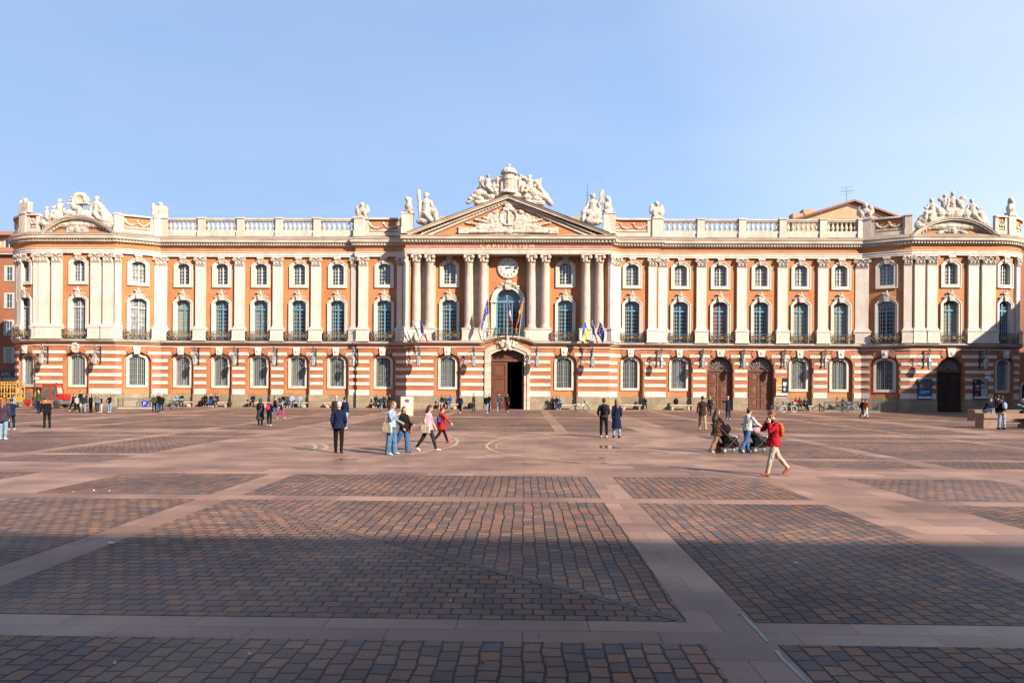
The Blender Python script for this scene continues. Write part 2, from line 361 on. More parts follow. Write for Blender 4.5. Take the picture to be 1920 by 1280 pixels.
for pts, wd in [([(1082, 812), (1030, 814), (975, 817), (935, 824), (915, 832), (913, 838), (925, 845), (958, 852), (1010, 858), (1070, 864), (1110, 867)], .12),
                ([(1050, 816), (985, 820), (945, 828), (930, 836), (940, 843), (970, 850), (1010, 855)], .05),
                ([(838, 816), (853, 822), (858, 828), (848, 836), (820, 843), (780, 850), (735, 854), (700, 856)], .13),
                ([(842, 822), (846, 828), (836, 835), (808, 842), (770, 848)], .05),
                ([(575, 831), (588, 834), (592, 838), (586, 842), (568, 845)], .13), ([(596, 831), (609, 835), (613, 839), (604, 843), (585, 847)], .13),
                ([(850, 867), (905, 863), (975, 859)], .06), ([(612, 826), (660, 824), (705, 822)], .08), ([(640, 861), (700, 858), (745, 856)], .06),
                ([(1100, 866), (1170, 872)], .06), ([(520, 847), (570, 846)], .14), ([(1020, 814), (1045, 812), (1075, 813)], .2), ([(880, 818), (945, 813), (975, 813)], .05),
                ([(1185, 838), (1215, 834), (1240, 833)], .10), ([(1175, 848), (1215, 850), (1250, 848)], .10)]:
    ribbon(g, smooth_pts(pts), wd)
struct(g.build('paving_inlay', 'mosaic'))
# scraps of litter lying on the square
lit = mat('litter_paper', (.8, .8, .78), .7)
for i, (px, py) in enumerate([(208, 1019), (1492, 1056), (1010, 1190), (1780, 1085), (205, 921), (137, 922), (176, 920), (124, 793), (1203, 831), (905, 1243), (1385, 1150), (845, 1128), (215, 1245), (468, 1228)]):
    p = ground(px, py); s_ = .045 if i < 2 else .016
    o = MB().add([(-s_, -s_ * .4, .001), (s_, -s_ * .5, .001), (s_ * .9, s_ * .5, .001), (-s_ * .8, s_ * .6, .02), (-s_, -s_ * .4, .008), (s_, -s_ * .5, .006), (s_ * .9, s_ * .5, .008), (-s_ * .8, s_ * .6, .027)],
                 [(0, 3, 2, 1), (4, 5, 6, 7), (0, 1, 5, 4), (1, 2, 6, 5), (2, 3, 7, 6), (3, 0, 4, 7)]).build('litter', lit, loc=(p.x, p.y, .008), rz=i)
    tag(o, None, 'litter', 'scraps of litter on the paving')
    o['label'] = ['white paper strip lying at the left edge of the shadow line', 'white cigarette end on the shaded cobbles right of the granite strip'][i] if i < 2 else 'tiny white scrap of litter lying on the paving'

# a pale line of fresh mortar beside the granite strip, and puddles left on the slabs
g = MB(); ribbon(g, [(1388, 1148), (1404, 1165), (1424, 1185), (1440, 1204)], .03); ribbon(g, [(1455, 1219), (1470, 1238), (1492, 1258), (1514, 1280)], .035)
struct(g.build('mortar_joint', mat('pale_mortar', (.40, .40, .36), .8, .2, 9)))
M['wet'] = mat('wet_granite', (.12, .075, .06), .16, .3, 3, spec=.45)
rp_ = random.Random(3)
g = MB()
for px, py, a_, b_ in ((1140, 838, .6, 1.2), (1176, 846, .5, .4), (650, 861, .75, .35), (1098, 867, 1.0, .35), (1120, 858, .4, .3), (1225, 850, .4, .4), (1010, 868, .6, .15)):
    c = ground(px, py); pts = []
    for i in range(22): t = i * 2 * math.pi / 22; r = .65 + .5 * noise.noise(Vector((math.cos(t) * 1.5, math.sin(t) * 1.5, px))); pts.append((c.x + a_ * r * math.cos(t), c.y + b_ * r * math.sin(t), .003))
    g.poly(pts)
struct(g.build('puddles', 'wet'))
# ---------------------------------------------------------------- the hall: plan of its front
D = 73.4
def xat(px, Y): return at(px, 766, Y).x
def arc(cx, cy, r, a0, a1, n, side):
    return [(cx + side * r * math.sin(a0 + (a1 - a0) * i / n), cy - r * math.cos(a0 + (a1 - a0) * i / n)) for i in range(n + 1)]
RC = 5.6; PV = D - 1.95; CT = D - 2.1
plan = []
xl = xat(77, PV); plan += [(xl - RC, PV + RC + 14)] + arc(xl, PV + RC, RC, R(90), 0, 16, -1)
x0, x1 = xat(216, PV), xat(301, D)
def slope(xa, ya, xb, yb, n=7, flip=False):
    out = []
    for i in range(1, n + 1):
        t = i / n; tt = t if not flip else 1 - t
        y = (.30 * tt * tt + .70 * tt) if not flip else (.30 * tt * tt + .70 * tt)
        lo, hi = (ya, yb) if not flip else (yb, ya)
        out.append((xa + (xb - xa) * t, lo + (hi - lo) * y))
    return out
plan += [(x0, PV)] + slope(x0, PV, x1, D)
plan += [(xat(670, D), D), (xat(670, D) + .02, D - .35), (xat(738, D - .35), D - .35)]
# concave sweep up to the centre block
def quarter(xa, ya, xb, yb, n=7, out=True):
    r = []
    for i in range(1, n + 1):
        t = math.pi / 2 * i / n
        if out: r.append((xa + (xb - xa) * math.sin(t), ya + (yb - ya) * (1 - math.cos(t))))
        else: r.append((xa + (xb - xa) * (1 - math.cos(t)), ya + (yb - ya) * math.sin(t)))
    return r
cxl = xat(762, CT); cxr = xat(1141, CT)
plan += quarter(xat(738, D - .35), D - .35, cxl - .05, CT + .35) + [(cxl, CT), (cxl + 1.25, CT)]
plan += [(cxr - 1.25, CT), (cxr, CT), (cxr + .05, CT + .35)] + quarter(cxr + .05, CT + .35, xat(1165, D - .35), D - .35, out=False)
plan += [(xat(1231, D) - .02, D - .35), (xat(1231, D), D)]
x2, x3 = xat(1614, D), xat(1706, PV)
plan += [(x2, D)] + slope(x2, D, x3, PV, flip=True)
xr = xat(1857, PV)
plan += arc(xr, PV + RC, RC, 0, R(90), 16, 1) + [(xr + RC, PV + RC + 14)]
pl = [Vector(p) for p in plan]
pl = [p for i, p in enumerate(pl) if i == 0 or (p - pl[i - 1]).length > 1e-4]
q_ = [pl[0]]
for a, b in zip(pl, pl[1:]):            # keep the corners' mitres local
    L_ = (b - a).length
    if L_ > 4: q_ += [a + (b - a) * (1.0 / L_), b - (b - a) * (1.0 / L_)]
    q_.append(b)
pl = q_
NP = len(pl); seg = [(pl[i + 1] - pl[i]) for i in range(NP - 1)]; cum = [0.0]
for d in seg: cum.append(cum[-1] + d.length)
def nrm(d): d = d.normalized(); return Vector((d.y, -d.x))        # towards the square
MT = []
for i in range(NP):
    if i == 0: MT.append(nrm(seg[0])); continue
    if i == NP - 1: MT.append(nrm(seg[-1])); continue
    a, b = nrm(seg[i - 1]), nrm(seg[i]); m = a + b
    MT.append(m * (1 / max(.35, m.dot(a))) if m.length > 1e-3 else a)
def segi(s):
    lo = 0
    for i in range(NP - 1):
        if s >= cum[i] - 1e-9: lo = i
    return lo
def Bp(s, n, z):
    """path coordinates: along the front, out from the wall, up"""
    i = segi(s); t = (s - cum[i]) / seg[i].length
    p = (pl[i] + MT[i] * n).lerp(pl[i + 1] + MT[i + 1] * n, min(1, max(0, t)))
    return (p.x, p.y, z)
def frame_at(s):
    i = segi(s); t = (s - cum[i]) / seg[i].length; p = pl[i].lerp(pl[i + 1], t)
    # average direction over a window's width
    a = Vector(Bp(max(0, s - .7), 0, 0)[:2]); b = Vector(Bp(min(cum[-1], s + .7), 0, 0)[:2]); d = b - a
    return Vector((p.x, p.y, 0)), math.atan2(d.y, d.x)
def spx(px, n=0.0):
    """where along the front the pixel column falls"""
    best = None; d = ray(px, 766); dx, dy = d.x / d.y, 1.0
    for i in range(NP - 1):
        a = pl[i] + MT[i] * n; b = pl[i + 1] + MT[i + 1] * n; e = b - a
        den = e.x - dx * e.y
        if abs(den) < 1e-9: continue
        t = (dx * a.y - a.x) / den
        if -1e-6 <= t <= 1 + 1e-6:
            Y = a.y + e.y * t
            if best is None or Y < best[0]: best = (Y, cum[i] + t * seg[i].length)
    if best is None: return spx(px + (1 if px < 960 else -1), n)
    return best[1]
def wloc(x): return lambda v: Bp(v[0], -v[1], v[2])
W = lambda v: Bp(v[0], -v[1], v[2])            # mesh coordinates (s, -n, z): y grows into the wall

hall = tag(empty('city_hall', (-1.8, D, 0)), 'long brick and pale stone palace with columns and pediment across the back of the square', 'palace')
def hb(mb, name, mats, parent=None, warp=True, smooth=False):
    o = bpy.data.objects.new(name, mb.mesh(name, mats, smooth, W if warp else None)); C.objects.link(o)
    o.parent = parent or hall; o.matrix_parent_inverse = Matrix.Translation((1.8, -D, 0)) if parent is None else Matrix.Identity(4)
    return o
def hinst(me, name, s, z=0, parent=None, n=0):
    _, a = frame_at(s); p = Bp(s, n, 0)
    o = bpy.data.objects.new(name, me); C.objects.link(o); o.parent = hall
    o.location = (p[0] + 1.8, p[1] - D, z); o.rotation_euler = (0, 0, a); return o
def sub(me, name, parent, loc=(0, 0, 0)):
    o = bpy.data.objects.new(name, me); C.objects.link(o); o.parent = parent; o.location = loc; return o

def brk(s0, s1, extra=(), step=2.0):
    xs = {round(s0, 4), round(s1, 4)}
    for c in cum:
        if s0 < c < s1: xs.add(round(c, 4))
    for e in extra:
        if s0 < e < s1: xs.add(round(e, 4))
    xs = sorted(xs); out = [xs[0]]
    for x in xs[1:]:
        if x - out[-1] > 1e-3: out.append(x)
    return out
def sweep(mb, prof, s0, s1, dz=None, extra=(), ends=True):
    ss = brk(s0, s1, extra); k = len(prof)
    vs = [(s, -n, z + (dz(s) if dz else 0)) for s in ss for n, z in prof]
    fs = [(i * k + j, (i + 1) * k + j, (i + 1) * k + j + 1, i * k + j + 1) for i in range(len(ss) - 1) for j in range(k - 1)]
    if ends: fs += [tuple(range(k)), tuple((len(ss) - 1) * k + j for j in range(k - 1, -1, -1))]
    mb.add(vs, fs)
def sbox(mb, s0, s1, n0, n1, z0, z1): sweep(mb, [(n0, z0), (n1, z0), (n1, z1), (n0, z1), (n0, z0)], s0, s1)
def ztop(x, hw, zs, zt, kind):
    q = min(1, abs(x) / hw)
    return zs + (zt - zs) * (math.sqrt(max(0, 1 - q * q)) if kind == 'e' else (1 - q * q))
def outline(hw, zb, zs, zt, kind='e', n=10, c=0.0):
    pts = [(c - hw, zb)]
    for i in range(n + 1):
        x = -hw * math.cos(math.pi * i / n) if kind == 'e' else -hw + 2 * hw * i / n
        pts.append((c + x, ztop(x, hw, zs, zt, kind)))
    return pts + [(c + hw, zb)]
def wall(mb, s0, s1, z0, z1, n, ops):
    """ops: (s centre, half width, z bottom, z spring, z top, kind)"""
    ex = []
    for c, hw, zb, zs, zt, kd in ops: ex += [p[0] for p in outline(hw, zb, zs, zt, kd, 8, c)]
    ss = brk(s0, s1, ex)
    for a, b in zip(ss, ss[1:]):
        m = (a + b) / 2; cut = sorted([o for o in ops if abs(m - o[0]) < o[1]], key=lambda o: o[2]); za = zb_ = z0
        for c, hw, zb, zs, zt, kd in cut:
            if zb > za + 1e-4: mb.add([(a, -n, za), (b, -n, zb_), (b, -n, zb), (a, -n, zb)], [(0, 1, 2, 3)])
            za, zb_ = ztop(a - c, hw, zs, zt, kd), ztop(b - c, hw, zs, zt, kd)
        mb.add([(a, -n, za), (b, -n, zb_), (b, -n, z1), (a, -n, z1)], [(0, 1, 2, 3)])
def reveal(mb, c, hw, zb, zs, zt, kd, n0, n1, n=8):
    o = outline(hw, zb, zs, zt, kd, n, c)
    for p, q in zip(o, o[1:]): mb.add([(p[0], -n0, p[1]), (q[0], -n0, q[1]), (q[0], -n1, q[1]), (p[0], -n1, p[1])], [(0, 1, 2, 3)])

S = spx
SL, SR = cum[0], cum[-1]; SA, SB = S(762.6), S(1140.4)
up = {47: 'w', 146.6: 'w', 258.4: 'w', 343: 'b', 415: 'b', 488: 'b', 559.5: 'b', 632: 'b', 719.3: 'b', 841.6: 'b', 1058.7: 'b', 1184: 'b', 1274.6: 'b',
      1349: 'b', 1425.4: 'b', 1500: 'b', 1575: 'b', 1661: 'b', 1781: 'b', 1882: 'b'}
bays = sorted(up)
NU = -1.15                                 # the centre's upper wall stands back behind its columns
SC = {b: S(b, NU if 800 < b < 1100 else 0) for b in bays}; SC0 = S(951)
doors = (1349, 1425.4, 1781)
NI = .38                                   # depth of the ground-floor niches
def rise(s):
    t = abs(s - SC0) / 2.75
    return 0 if t > 1 else .62 * math.cos(t * math.pi / 2) ** .8
ex0 = [SC0 - 2.75 + 5.5 * i / 20 for i in range(21)]
# ---- ground storey
GP = {343: 339, 415: 411, 488: 484, 559.5: 556, 632: 629.6, 719.3: 717, 1184: 1182, 1274.6: 1273.4, 1349: 1350, 1425.4: 1426.5, 1500: 1499, 1575: 1575.5, 1661: 1658.6, 1882: 1884.5, 1781: 1782, 258.4: 256.3, 146.6: 142, 841.6: 838.5, 1058.7: 1057.5}
SG = {b: S(GP.get(b, b)) for b in bays}
ops_f = [(SG[b], 1.31, -.1, 4.95, 5.82, 'e') for b in bays if b not in doors] + [(SG[b], 1.38, -.1, 4.3, 5.72, 'e') for b in doors]
ops_f.append((SC0, 1.78, -.1, 5.7, 6.28, 'q'))
g = MB(); wall(g, SL, SR, 1.36, 6.9, 0, ops_f)
for o in ops_f: reveal(g, *o, 0, -NI if o[1] < 1.35 else -.7)
for a, b in zip(ex0, ex0[1:]): g.add([(a, 0, 6.85), (b, 0, 6.85), (b, 0, 6.78 + rise(b)), (a, 0, 6.78 + rise(a))], [(0, 1, 2, 3)])
hb(g, 'ground_floor_wall', 'brick_band')
g = MB(); ops_b = [(SG[b], .80, 2.25, 4.98, 5.42, 'e') for b in bays if b not in doors]
for b in bays:
    if b in doors: continue
    g = MB(); wall(g, SG[b] - 1.33, SG[b] + 1.33, 1.30, 5.95, -NI, [(SG[b], .93, 2.12, 4.98, 5.52, 'e')]); hb(g, 'niche_wall', 'brick')
g = MB()
pp = sorted([(c - hw, c + hw) for c, hw, *_ in ops_f]); e = SL
for a, b in pp + [(SR, SR)]:
    if a > e: g = MB(); sbox(g, e - (.004 if e != SL else 0), a + (.004 if a != SR else 0), -.45 if a != SR else -.2, .07, 0, 1.36); hb(g, 'plinth', 'plinth')
    e = b
for b in bays:
    if b not in doors: g = MB(); sbox(g, SG[b] - 1.31, SG[b] + 1.31, -NI - .15, -NI + .05, 0, 1.38); hb(g, 'plinth', 'plinth')
g = MB()
rows = [(1.362, 1.93)] + [(2.42 + .79 * k, 2.75 + .79 * k) for k in range(5)]
for (z0, z1) in rows:
    e = SL + 14; zz = (z0 + z1) / 2
    for c, hw, zb, zs, zt, kd in sorted(ops_f):
        top = z0 > 5.4
        if hw > 1.7: x = 2.36
        elif top: x = hw * .80
        else:
            x = hw + .12
            if zz > zs: x = hw * math.sqrt(max(0, 1 - ((zz - zs) / (zt - zs)) ** 2)) + .16
        if c - x > e + .1: sbox(g, e, c - x, -.02, .055, z0, z1)
        e = c + x
    sbox(g, e, SR - 14, -.02, .055, z0, z1)
# cream line under the string course
sbox(g, SL + 12, SC0 - 2.4, -.02, .09, 6.42, 6.50); sbox(g, SC0 + 2.4, SR - 12, -.02, .09, 6.42, 6.50)
hb(g, 'stone_bands', 'band')
# thin grooves between the brick courses
g = MB()
# keystone voussoirs of brick
for c, hw, zb, zs, zt, kd in ops_f:
    if hw > 1.7: continue
    for sg in (-1, 1):
        g = MB(); g.add([(c + sg * .36, -.075, 5.84), (c + sg * .78, -.075, 5.60), (c + sg * 1.12, -.075, 5.95), (c + sg * .86, -.075, 6.4), (c + sg * .47, -.075, 6.4),
               (c + sg * .36, .02, 5.84), (c + sg * .78, .02, 5.60), (c + sg * 1.12, .02, 5.95), (c + sg * .86, .02, 6.4), (c + sg * .47, .02, 6.4)],
              [(0, 1, 2, 3, 4), (0, 5, 6, 1), (1, 6, 7, 2), (2, 7, 8, 3), (3, 8, 9, 4), (4, 9, 5, 0)])
        hb(g, 'brick_voussoirs', 'brick_band')
# ---- string course with its arch over the portal
def rise(s):
    t = abs(s - SC0) / 2.75
    return 0 if t > 1 else .62 * math.cos(t * math.pi / 2) ** .8
ex = [SC0 - 2.75 + 5.5 * i / 20 for i in range(21)]
g = MB(); sweep(g, [(0, 6.72), (.16, 6.74), (.2, 6.84), (.32, 6.88), (.38, 6.93), (.38, 7.06), (.34, 7.12), (-1.4, 7.14)], SL + 6, SR - 6, rise, ex)
hb(g, 'string_course', 'cornice')
g = MB(); sweep(g, [(.40, 7.07), (.35, 7.145), (-.2, 7.16)], SL + 6, SR - 6, rise, ex, ends=False)
hb(g, 'ledge_flashing', 'weather')
# ---- upper wall
def opsu(b): return [(SC[b], .90, 7.1, 11.25, 11.76, 'q'), (SC[b], .80, 13.08, 15.2, 15.64, 'q')]
g = MB(); o1 = []
for b in bays: o1 += opsu(b)
wall(g, SL, SA, 6.9, 18.3, 0, [o for o in o1 if o[0] < SA]); wall(g, SB, SR, 6.9, 18.3, 0, [o for o in o1 if o[0] > SB])
g2o = [o for o in o1 if SA < o[0] < SB] + [(SC0, 1.32, 7.1, 11.45, 12.78, 'e')]
wall(g, SA, SB, 6.9, 18.0, NU, g2o)
for s_ in (SA, SB): g.add([(s_, 0, 6.9), (s_, -NU, 6.9), (s_, -NU, 18.3), (s_, 0, 18.3)], [(0, 1, 2, 3)])
hb(g, 'brick_wall', 'brick')
# ---- entablature
g = MB(); sweep(g, [(NU, 16.18), (.24, 16.18), (.24, 16.36), (.28, 16.36), (.28, 16.58), (.34, 16.62), (.34, 16.70), (0, 16.70)], SL + 8, SR - 8)
hb(g, 'architrave', 'stone_w')
g = MB(); sweep(g, [(.20, 16.69), (.20, 17.28)], SL + 8, SA, ends=False); sweep(g, [(.20, 16.69), (.20, 17.28)], SB, SR - 8, ends=False); hb(g, 'frieze', 'brick')
g = MB(); sweep(g, [(.20, 16.69), (.20, 17.28)], SA, SB, ends=False); hb(g, 'frieze', 'frieze')
g = MB(); sweep(g, [(.20, 17.24), (.34, 17.30), (.34, 17.36), (.44, 17.36), (.44, 17.58), (.62, 17.62), (.68, 17.68), (.70, 17.93), (.78, 18.02), (.77, 18.06), (0, 18.1)], SL + 8, SR - 8)
s = SL + 12
while s < SR - 12:
    sbox(g, s, s + .15, .43, .54, 17.38, 17.56); s += .29
hb(g, 'cornice', 'cornice')
g = MB(); sweep(g, [(.76, 18.06), (.30, 18.42), (-.4, 18.44)], SL + 8, SA - .6, ends=False); sweep(g, [(.76, 18.06), (.30, 18.42), (-.4, 18.44)], SB + .6, SR - 8, ends=False)
hb(g, 'cornice_flashing', 'weather')
# ---- pediment
zb, za = 18.06, 22.25; PL, PR = S(762, 1.0) - .55, S(1141, 1.0) + .55; PM = (PL + PR) / 2
g = MB(); g.add([(PL + .8, -.18, zb - .05), (PR - .8, -.18, zb - .05), (PM, -.18, za - .4)], [(0, 1, 2)]); hb(g, 'tympanum', 'brick', warp=False).data.transform(Matrix.Identity(4))
# the pediment is flat: build it in its own plane
tymp = bpy.data.objects['tympanum']
xc = (cxl + cxr) / 2
def flat(v): return (v[0] - PM + xc + ((PL + PR) / 2 - PM), CT + v[1], v[2])
def hflat(mb, name, mats, off=flat):
    o = bpy.data.objects.new(name, mb.mesh(name, mats, False, off)); C.objects.link(o); o.parent = hall; o.matrix_parent_inverse = Matrix.Translation((1.8, -D, 0)); return o
for v in tymp.data.vertices: v.co = flat(v.co)
def rakes(mb, xa, ya, xb, yb, t0, t1, n0, n1):
    """a beam in the wall plane between two points, from t0 to t1 below its upper edge"""
    mb.add([(xa, -n0, ya - t1), (xb, -n0, yb - t1), (xb, -n1, yb - t1), (xa, -n1, ya - t1), (xa, -n0, ya - t0), (xb, -n0, yb - t0), (xb, -n1, yb - t0), (xa, -n1, ya - t0)],
           [(0, 3, 2, 1), (4, 5, 6, 7), (0, 1, 5, 4), (1, 2, 6, 5), (2, 3, 7, 6), (3, 0, 4, 7)])
g = MB(); fl = MB()
for sg, P0 in ((1, PL), (-1, PR)):
    rakes(g, P0, zb + .22, PM, za, 0, .16, .82, 0); rakes(g, P0 + sg * .1, zb + .16, PM, za - .16, 0, .24, .74, 0)
    rakes(g, P0 + sg * 1.2, zb + .05, PM, za - .40, 0, .14, .50, 0); rakes(g, P0 + sg * 1.9, zb + .05, PM, za - .54, 0, .24, .34, 0)
    rakes(fl, P0, zb + .26, PM, za + .04, 0, .036, .86, -.2)
    k = 0
    while True:
        x = P0 + sg * (1.5 + k * .33)
        if (PM - x) * sg < .15: break
        t = (x - P0) / (PM - P0); z = zb + .22 + t * (za - zb - .22); rakes(g, x, z, x + sg * .17, z + .17 * (za - zb) / abs(PM - P0), .50, .72, .44, .3); k += 1
hflat(g, 'raking_cornice', 'cornice'); hflat(fl, 'cornice_flashing', 'weather')
# gabled roof behind the pediment
g = MB(); g.add([(PL, -.9, zb + .2), (PM, -.9, za - .02), (PM, 9, za - .02), (PL, 9, zb + .2)], [(0, 1, 2, 3)]); g.add([(PM, -.9, za - .02), (PR, -.9, zb + .2), (PR, 9, zb + .2), (PM, 9, za - .02)], [(0, 1, 2, 3)])
hflat(g, 'pediment_roof', 'tile')
g = MB(); g.add([(PL, 9, zb), (PR, 9, zb), (PM, 9, za - .02)], [(0, 1, 2)]); hflat(g, 'gable_wall', 'brick')
# lettering
def text(body, size, mat_, loc, rot, parent=None, name='lettering', ext=.02, spacing=1.0, inv=None, align='CENTER', sx=1.0):
    cu = bpy.data.curves.new('t', 'FONT'); cu.body = body; cu.size = size; cu.extrude = ext; cu.space_character = spacing; cu.align_x = align
    to = bpy.data.objects.new('t', cu); C.objects.link(to); bpy.context.view_layer.update()
    me = bpy.data.meshes.new_from_object(to.evaluated_get(bpy.context.evaluated_depsgraph_get())); bpy.data.objects.remove(to)
    me.name = name; me.materials.clear(); me.materials.append(M[mat_] if isinstance(mat_, str) else mat_)
    if sx != 1: me.transform(Matrix.Diagonal((sx, 1, 1, 1)))
    o = bpy.data.objects.new(name, me); C.objects.link(o); o.location = loc; o.rotation_euler = rot
    if parent: o.parent = parent
    if inv: o.matrix_parent_inverse = inv
    return o
M['letters'] = mat('gilded_letters', (.85, .62, .30), .5, .1, 3)
HINV = Matrix.Translation((1.8, -D, 0))
text('CAPITOLIUM', .66, 'letters', (xat(949, CT), CT - .215, 16.77), (R(90), 0, 0), hall, 'lettering', .02, 1.62, HINV)
# ---- segmental pediments of the pavilions
def segped(pa, pb, zpk):
    a, b = S(pa, 1.0), S(pb, 1.0); m = (a + b) / 2; h = (b - a) / 2
    N = 22; H = zpk - zb
    Rr = (h * h + H * H) / (2 * H)
    def zc(x, dn=0): 
        r = Rr - dn; q = r * r - x * x
        return zb + H - Rr + (math.sqrt(q) if q > 0 else 0)
    g = MB(); fl = MB(); br = MB()
    def band(mb, d0, d1, n0, n1):
        xs = [-h + 2 * h * i / N for i in range(N + 1)]
        for x, y in zip(xs, xs[1:]):
            p = [max(zb - .02, zc(x, d1)), max(zb - .02, zc(y, d1)), max(zb, zc(y, d0)), max(zb, zc(x, d0))]
            mb.add([(m + x, -n0, p[0]), (m + y, -n0, p[1]), (m + y, -n0, p[2]), (m + x, -n0, p[3]), (m + x, -n1, p[0]), (m + y, -n1, p[1]), (m + y, -n1, p[2]), (m + x, -n1, p[3])],
                   [(0, 1, 2, 3), (7, 6, 5, 4), (0, 4, 5, 1), (3, 2, 6, 7)])
    band(g, 0, .12, .80, -.6); band(g, .12, .28, .70, -.5); band(g, .28, .38, .46, 0); band(g, .38, .54, .30, 0)
    band(fl, -.035, 0, .83, -.7)
    k = 0; x = -h + .9
    while x < h - .9:
        z = zc(x, .40); mb = g; sl_ = (zc(x + .09, .40) - zc(x - .09, .40)) / .18
        mb.add([(m + x, -.42, z - .22), (m + x + .16, -.42, z - .22 + .16 * sl_), (m + x + .16, -.42, z + .16 * sl_), (m + x, -.42, z),
                (m + x, -.3, z - .22), (m + x + .16, -.3, z - .22 + .16 * sl_), (m + x + .16, -.3, z + .16 * sl_), (m + x, -.3, z)],
               [(0, 1, 2, 3), (0, 4, 5, 1), (3, 2, 6, 7), (1, 5, 6, 2), (0, 3, 7, 4)]); x += .31
    xs = [-h + 2 * h * i / N for i in range(N + 1)]
    for x, y in zip(xs, xs[1:]): br.add([(m + x, -.2, zb - .04), (m + y, -.2, zb - .04), (m + y, -.2, max(zb - .03, zc(y, .3))), (m + x, -.2, max(zb - .03, zc(x, .3)))], [(0, 1, 2, 3)])
    hb(g, 'arched_cornice', 'cornice'); hb(fl, 'cornice_flashing', 'weather'); hb(br, 'tympanum', 'brick')
    return m, zc
ML, zcl = segped(68, 216, 19.98); MR, zcr = segped(1706.5, 1876, 20.0)
# ---- parapet
def baluster_mesh():
    g = MB(); g.lathe([(.10, 0), (.10, .1), (.065, .14), (.14, .38), (.12, .52), (.06, .78), (.06, .84), (.10, .90), (.10, 1.03)], n=8); return g
def parapet_piece(s0, s1, n=.12, kind='b', nb_=7):
    if kind == 'b':
        g = MB(); sbox(g, s0, s1, n - .32, n + .12, 18.3, 19.06); sbox(g, s0, s1, n - .30, n + .10, 20.08, 20.20); sbox(g, s0, s1, n - .36, n + .16, 20.2, 20.34)
        L_ = s1 - s0; b = baluster_mesh(); kk = max(3, nb_)
        for i in range(kk):
            c = s0 + L_ * (i + .5) / kk
            g.add([(c + v[0] * 1.42, -(n - .1) + v[1], 19.05 + v[2]) for v in b.v], b.f)
            # arched heads between balusters
            if i < kk - 1 or True:
                for sg in (-1, 1): g.add([(c + sg * .06, -(n - .0), 20.09), (c + sg * L_ / kk / 2, -(n - .0), 20.09), (c + sg * .1, -(n - .0), 19.93), (c + sg * .06, -(n - .2), 20.09), (c + sg * L_ / kk / 2, -(n - .2), 20.09), (c + sg * .1, -(n - .2), 19.93)], [(0, 1, 2), (3, 5, 4), (1, 4, 5, 2)])
        hb(g, 'balustrade', 'stone')
    else:
        g = MB(); sbox(g, s0, s1, n - .34, n + .12, 18.3, 18.80); sbox(g, s0, s1, n - .36, n + .16, 20.16, 20.34)
        sbox(g, s0, s0 + .35, n - .2, n + .06, 18.8, 20.16); sbox(g, s1 - .35, s1, n - .2, n + .06, 18.8, 20.16)
        q = MB(); sbox(q, s0, s1, n - .3, n - .06, 18.78, 20.18)
        # festoon
        f = MB(); L_ = s1 - s0; rnd = random.Random(int(s0 * 10))
        nf = max(2, int(L_ / 1.3))
        for i in range(nf):
            a = s0 + .45 + (L_ - .9) * i / nf; w_ = (L_ - .9) / nf
            for j in range(9):
                t = j / 8; c = a + w_ * t; z = 19.62 - .34 * math.sin(math.pi * t)
                f.ell((c, -(n - .02), z), (.14, .1, .11 + .04 * rnd.random()), 6)
            f.ell((a, -n, 19.75), (.16, .12, .16), 6)
        sweep(f, [(n - .07, 18.95), (n + .0, 18.95), (n + .0, 19.12), (n - .07, 19.12)], s0 + .4, s1 - .4)
        p = hb(g, 'parapet_panel', 'stone'); o = hb(q, 'panel_infill', 'brick', parent=None); o2 = hb(f, 'garland_relief', 'carve')
def pier(s, wd, n=.14, z1=20.42, plain=False):
    if plain:
        x, y, _ = Bp(s, 0, 0); g = MB(); d = .32; g.box(-wd / 2, wd / 2, -d, d, 18.3, z1 - .14); g.box(-wd / 2 - .06, wd / 2 + .06, -d - .06, d + .06, z1 - .14, z1); g.box(-wd / 2 - .05, wd / 2 + .05, -d - .05, d + .05, 18.3, 18.95)
        o = hb(g, 'parapet_pier', 'stone', warp=False); o.data.transform(Matrix.Translation((x, y, 0))) if False else None
        o.data.transform(Matrix.Translation((x, y, 0))); return
    g = MB(); sbox(g, s - wd / 2, s + wd / 2, n - .42, n + .20, 18.3, z1 - .14); sbox(g, s - wd / 2 - .06, s + wd / 2 + .06, n - .46, n + .28, z1 - .14, z1); sbox(g, s - wd / 2 - .05, s + wd / 2 + .05, n - .4, n + .26, 18.3, 18.95)
    hb(g, 'parapet_pier', 'stone')
lp = [(301, 1.5), (378, .75), (451, .75), (523, .75), (594, .75), (672, 1.5)]
rp = [(1230, 1.6), (1311, .75), (1388.5, .75), (1464.5, .75), (1540, .75), (1618, 1.4)]
for L_ in (lp, rp):
    for i, (p, wd) in enumerate(L_):
        pier(S(p), wd)
        if i: parapet_piece(S(L_[i - 1][0]) + L_[i - 1][1] / 2, S(p) - wd / 2)
pier(S(762), 1.15, z1=20.5, plain=True); pier(S(1140), 1.25, z1=20.5, plain=True)
parapet_piece(S(672) + .75, S(758) - .6, kind='p'); parapet_piece(S(1140) + .65, S(1230) - .8, kind='p')
parapet_piece(S(218) + .3, S(301) - .75, kind='p'); parapet_piece(S(1618) + .7, S(1706) - .4, kind='p')
pier(S(45), 1.0, z1=20.5); pier(S(1891), 1.0, z1=20.5)
parapet_piece(S(45) + .5, S(74), kind='p'); parapet_piece(S(1862), S(1891) - .5, kind='p')
pier(S(220), .6); pier(S(1700), .6)
parapet_piece(SL + 12, S(45) - .5, kind='p'); parapet_piece(S(1891) + .5, SR - 12, kind='p')
